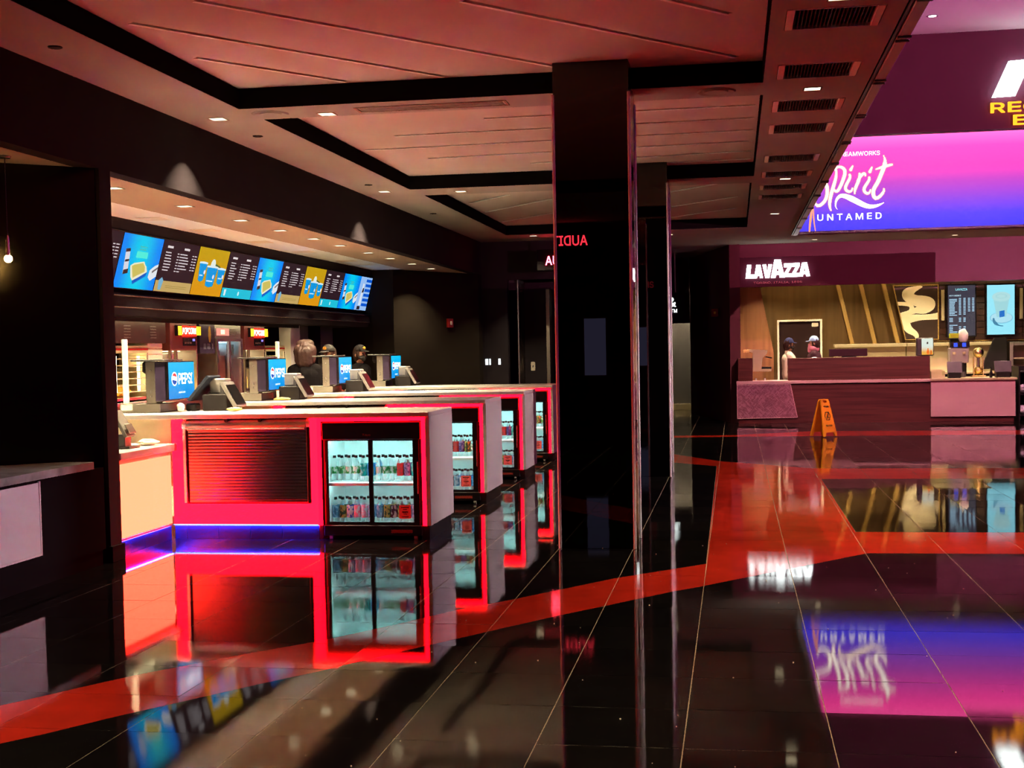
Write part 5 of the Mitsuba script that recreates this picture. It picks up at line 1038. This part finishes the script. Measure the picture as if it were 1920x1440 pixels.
strokes = [
    stroke(ZZ([(200, 560), (330, 500), (300, 640), (440, 700), (480, 830), (430, 960), (370, 1000), (310, 920)]), [20 * q_, 30 * q_, 34 * q_, 44 * q_, 48 * q_, 44 * q_, 40 * q_, 14 * q_]),      # S
    stroke(ZZ([(590, 500), (600, 600), (560, 760), (520, 900), (510, 1000), (525, 1060)]), [14 * q_, 34 * q_, 46 * q_, 48 * q_, 40 * q_, 10 * q_]),  # p stem
    stroke(ZZ([(585, 540), (640, 505), (705, 540), (700, 640), (650, 760), (600, 820), (570, 800)]), [26 * q_, 36 * q_, 46 * q_, 46 * q_, 44 * q_, 40 * q_, 24 * q_]),  # p bowl
    stroke(ZZ([(775, 610), (740, 720), (725, 800), (760, 825), (810, 785)]), [30 * q_, 38 * q_, 40 * q_, 36 * q_, 14 * q_]), stroke(ZZ([(815, 500), (790, 545)]), [18 * q_, 42 * q_]),   # i
    stroke(ZZ([(905, 600), (890, 690), (855, 770), (840, 850)]), [30 * q_, 44 * q_, 42 * q_, 12 * q_]), stroke(ZZ([(880, 700), (925, 625), (970, 598), (980, 622)]), [22 * q_, 36 * q_, 40 * q_, 20 * q_]),  # r
    stroke(ZZ([(1030, 650), (990, 740), (965, 820), (995, 850), (1045, 810)]), [30 * q_, 38 * q_, 40 * q_, 36 * q_, 14 * q_]), stroke(ZZ([(1065, 520), (1040, 575)]), [18 * q_, 42 * q_]),  # i
    stroke(ZZ([(1220, 375), (1235, 470), (1190, 600), (1130, 730), (1080, 840), (1110, 915), (1170, 890), (1220, 800)]), [10 * q_, 60 * q_, 56 * q_, 54 * q_, 52 * q_, 48 * q_, 40 * q_, 12 * q_]),  # t
    stroke(ZZ([(1120, 545), (1220, 515), (1325, 490)]), [14 * q_, 44 * q_, 26 * q_])]
put('title', at(ext(unary_union(strokes), .003), FACE((0, yh, 0))), M_EMIT, hs, emit=WHT, weight=.15)
put('title_glow', at(ext(unary_union(strokes).buffer(.012).difference(unary_union(strokes)), .002), FACE((0, yh, 0))), M_EMIT, hs, emit=[1.3, .55, .45], weight=.05)
tail = stroke(ZZ([(610, 1050), (590, 960), (650, 880), (760, 900), (900, 970), (1030, 1020), (1130, 1010), (1215, 975)]), [10 * q_, 40 * q_, 70 * q_, 95 * q_, 90 * q_, 75 * q_, 50 * q_, 10 * q_], n=40)
put('flourish', at(ext(tail, .003), FACE((0, yh, 0))), M_EMIT, hs, emit=[2.0, 1.5, 1.0], weight=.06)
put('lettering', at(txt('U N T A M E D', 1.20, .125, .003), FACE((*[s2w(345, 1195)[0]], yh, s2w(345, 1197)[1]))), M_EMIT, hs, emit=WHT, weight=.06)
put('studio_text', at(txt('DREAMWORKS', .80, .085, .003), FACE((s2w(610, 375)[0], yh, s2w(610, 375)[1]))), M_EMIT, hs, emit=WHT, weight=.05)
put('orange_ribbon', at(ext(stroke(ZZ([(300, 930), (270, 1080), (240, 1330)]), [10 * q_, 40 * q_, 26 * q_]).union(stroke(ZZ([(300, 930), (295, 1100), (320, 1325)]), [10 * q_, 26 * q_, 14 * q_])), .003), FACE((0, yh, 0))), M_EMIT, hs, emit=[1.3, .42, .22], weight=.03)
cv = thing('hall_cove_light', 'added long white light out of view near the hall ceiling, right of the emblem', 'lamp')  # lamp added out of view to whiten the hall ceiling
put('housing', bx(5.75, 9.3, 25.6, 25.7, 6.9, 6.95), M_DGREY, cv); put('tube', bx(5.8, 9.25, 25.62, 25.68, 6.95, 6.97), M_EMIT, cv, emit=[26, 28, 27], weight=.8)
put('bracket', bx(7.5, 7.6, 25.64, 25.98, 6.91, 6.94), M_DGREY, cv)
rg = thing('cinema_sign', 'white glowing slanted emblem over amber letters on the dark hall wall', 'sign')
yR = 25.93
put('emblem', at(ext(Polygon([(4.80, 6.18), (5.10, 6.84), (5.52, 6.86), (5.22, 6.19)]).difference(Polygon([(0, 0), (0.01, 0), (0, .01)])), .06), FACE((0, yR, 0))), M_EMIT, rg, emit=[5, 5.4, 5.2], weight=.5)
put('emblem', at(ext(Polygon([(5.50, 6.60), (5.66, 6.60), (6.0, 6.19), (5.62, 6.19), (5.42, 6.46)]), .06), FACE((0, yR, 0))), M_EMIT, rg, emit=[5, 5.4, 5.2], weight=.3)
for s_, x0, w_, z0 in (('R', 4.78, .26, 5.895), ('E', 5.09, .24, 5.90), ('G', 5.37, .27, 5.90), ('E', 5.185, .24, 5.655)):
    put('letter', at(txt(s_, w_, .19, .04), FACE((x0, yR, z0))), M_EMIT, rg, emit=[2.6, .78, .03], weight=.1)
hd_ = thing('hall_downlight', 'small round downlight in the white hall ceiling', 'downlight')
put('ring', lathe([(.07, 0), (.10, -.006), (.11, 0), (.10, .004)], 28, cap=False), M_TRIM, hd_, smooth=40, tw=T().translate([3.55, 24.6, 7.446]))
put('lens', lathe([(0, 0), (.07, 0), (.07, .006), (0, .006)], 24), M_EMIT, hd_, tw=T().translate([3.55, 24.6, 7.44]), emit=[3, 2.7, 2.2], weight=.05)
led = thing('hall_ribbon_screen', 'added film screen out of view along the right side of the tall hall', 'screen')  # unseen glowing screen, added to throw light on the cafe front
put_grad('screen', [((9.39, 25.2, 3.80), (9.39, 25.2, 5.56)), ((9.39, 6.0, 3.80), (9.39, 6.0, 5.56))], led, pinkblue, 2.0)
put('bezel', bx(9.40, 9.48, 5.95, 25.25, 3.76, 5.60), M_BLACK, led)

def flood(x, y, z, tgt, label, power, col, half):  # unseen spots added to light the cafe, floor and counters
    f = thing('hall_floodlight', label, 'floodlight', 'added floodlights of the tall hall')
    d = np.array(tgt, float) - np.array([x, y, z]); d /= np.linalg.norm(d)
    M = frame((x, y, z), np.cross([0, 0, 1], d), d) @ frame((0, 0, 0), (1, 0, 0), (0, 0, -1))
    put('barrel', at(lathe([(0, -.22), (.07, -.22), (.10, -.1), (.11, .0), (.095, .0), (.09, -.05), (0, -.05)], 20), frame((x, y, z), np.cross(d, [0.1, 0.9, .2]), np.cross(d, np.cross(d, [0.1, 0.9, .2])))), M_BLACKM, f, smooth=35)
    put('bracket', bx(1.15, x, y - .02, y + .02, z - .02, z + .02) if x < 2 else bx(x, 9.49, y - .02, y + .02, z - .02, z + .02) if x > 9 else bx(x - .02, x + .02, y - .02, y + .02, z, 7.45), M_BLACKM, f)
    p = np.array([x, y, z]) + d * .03
    scene['light_' + f] = {'type': 'spot', 'intensity': rgb([c * power * GAIN for c in col]), 'cutoff_angle': float(half), 'beam_width': float(half * .7), 'to_world': T().look_at(origin=[float(v) for v in p], target=[float(v) for v in tgt], up=[0, 0, 1])}
flood(9.2, 12.0, 2.75, (2.6, 28.1, 3.25), 'added black floodlight with a lower flap on the far right hall wall', 470, [1.0, .24, .44], 26)
dB = np.array([2.6 - 9.2, 28.1 - 12.0]); dB /= np.linalg.norm(dB)
fl_ = bx(-.2, .2, -.004, .004, 2.45, 2.7525); fl_.apply_transform(trimesh.transformations.rotation_matrix(math.atan2(-dB[0], dB[1]), [0, 0, 1])); fl_.apply_translation([9.2 + dB[0] * .33, 12.0 + dB[1] * .33, 0])  # flap added to keep this beam out of the cafe interior
put('flap', fl_, M_BLACKM, [q for q in labels if q.startswith('hall_floodlight')][0]); put('flap_arm', bx(9.05, 9.49, 12.3, 12.34, 2.5, 2.54), M_BLACKM, [q for q in labels if q.startswith('hall_floodlight')][0])
flood(1.45, 9.0, 5.6, (2.2, 15, 0), 'added black floodlight on the hall side wall aimed at the floor', 110, [1.0, .28, .32], 42)
flood(4.2, 19.0, 7.2, (2.6, 27.6, .4), 'added black floodlight under the hall ceiling aimed at the cafe counter', 290, [1.0, .42, .48], 26)
flood(9.2, 13.0, 6.0, (-2.7, 14.2, .75), 'added black floodlight on the far right hall wall aimed at the counters', 420, [1.0, .78, .82], 17)
flood(9.2, 8.6, 6.0, (-4.9, 7.9, .45), 'added black floodlight on the far right hall wall aimed at the service counter', 380, [1.0, .86, .88], 5)
# ------------------------------------------------------------------ wet floor sign
ws = thing('wet_floor_sign', 'yellow folding wet floor sign standing on the dark tiles in front of the cafe', 'sign')
def leaf():
    o = Polygon([(-.155, 0), (-.10, .0), (-.085, .07), (.085, .07), (.10, 0), (.155, 0), (.095, .62), (.075, .665), (-.075, .665), (-.095, .62)])
    o = o.difference(Polygon([(-.04, .60), (.04, .60), (.035, .635), (-.035, .635)])).buffer(-.004).buffer(.004)
    m = ext(o, .022); rim = ext(o.buffer(-.002).difference(o.buffer(-.016)), .03, -.004)
    return cat(m, rim)
cW, aW = np.array([1.52, 23.52]), math.radians(38)
for s_ in (1, -1):
    nx, ny = math.sin(aW) * s_, -math.cos(aW) * s_
    ex = (math.cos(aW) * s_, math.sin(aW) * s_, 0)
    tl = math.radians(13)
    up = (-nx * math.sin(tl), -ny * math.sin(tl), math.cos(tl))
    o3 = (cW[0] + nx * .16, cW[1] + ny * .16, 0.012)
    A = frame(o3, ex, up)
    lf = put('leaf', at(leaf(), A), M_ORANGEP, ws)
    for tx, w_, h_, y_ in (('CAUTION', .11, .028, .515), ('WET FLOOR', .14, .03, .175)):
        put('lettering', at(txt(tx, w_, h_, .002), A @ frame((-w_ / 2, y_, .0265), (1, 0, 0), (0, 1, 0))), M_BLACKM, lf)
    hexo = Polygon([(.07 * math.cos(t), .085 * math.sin(t)) for t in np.linspace(0, 2 * math.pi, 7)[:-1]])
    pict = hexo.difference(hexo.buffer(-.010)).union(stroke([(-.02, -.045), (.0, 0), (.02, .035)], .016)).union(stroke([(.0, 0), (.03, -.04)], .013)).union(Point(.03, .05).buffer(.012))
    put('pictogram', at(ext(pict, .002), A @ frame((0, .36, .0265), (1, 0, 0), (0, 1, 0))), M_BLACKM, lf)
# crumbs on the floor
ms = []
for _ in range(70):
    x, y = rng.uniform(-2.2, 1.6), rng.uniform(4.9, 12.0); s = rng.uniform(.002, .0045)
    m = trimesh.creation.icosphere(0, s); m.apply_translation([x, y, s * .8 + .0008]); ms.append(m)
tag(put('crumbs', cat(*ms), mat('crumb', [.8, .72, .55], 'diff')), 'pale crumbs scattered over the black floor tiles', 'crumbs', kind='stuff')
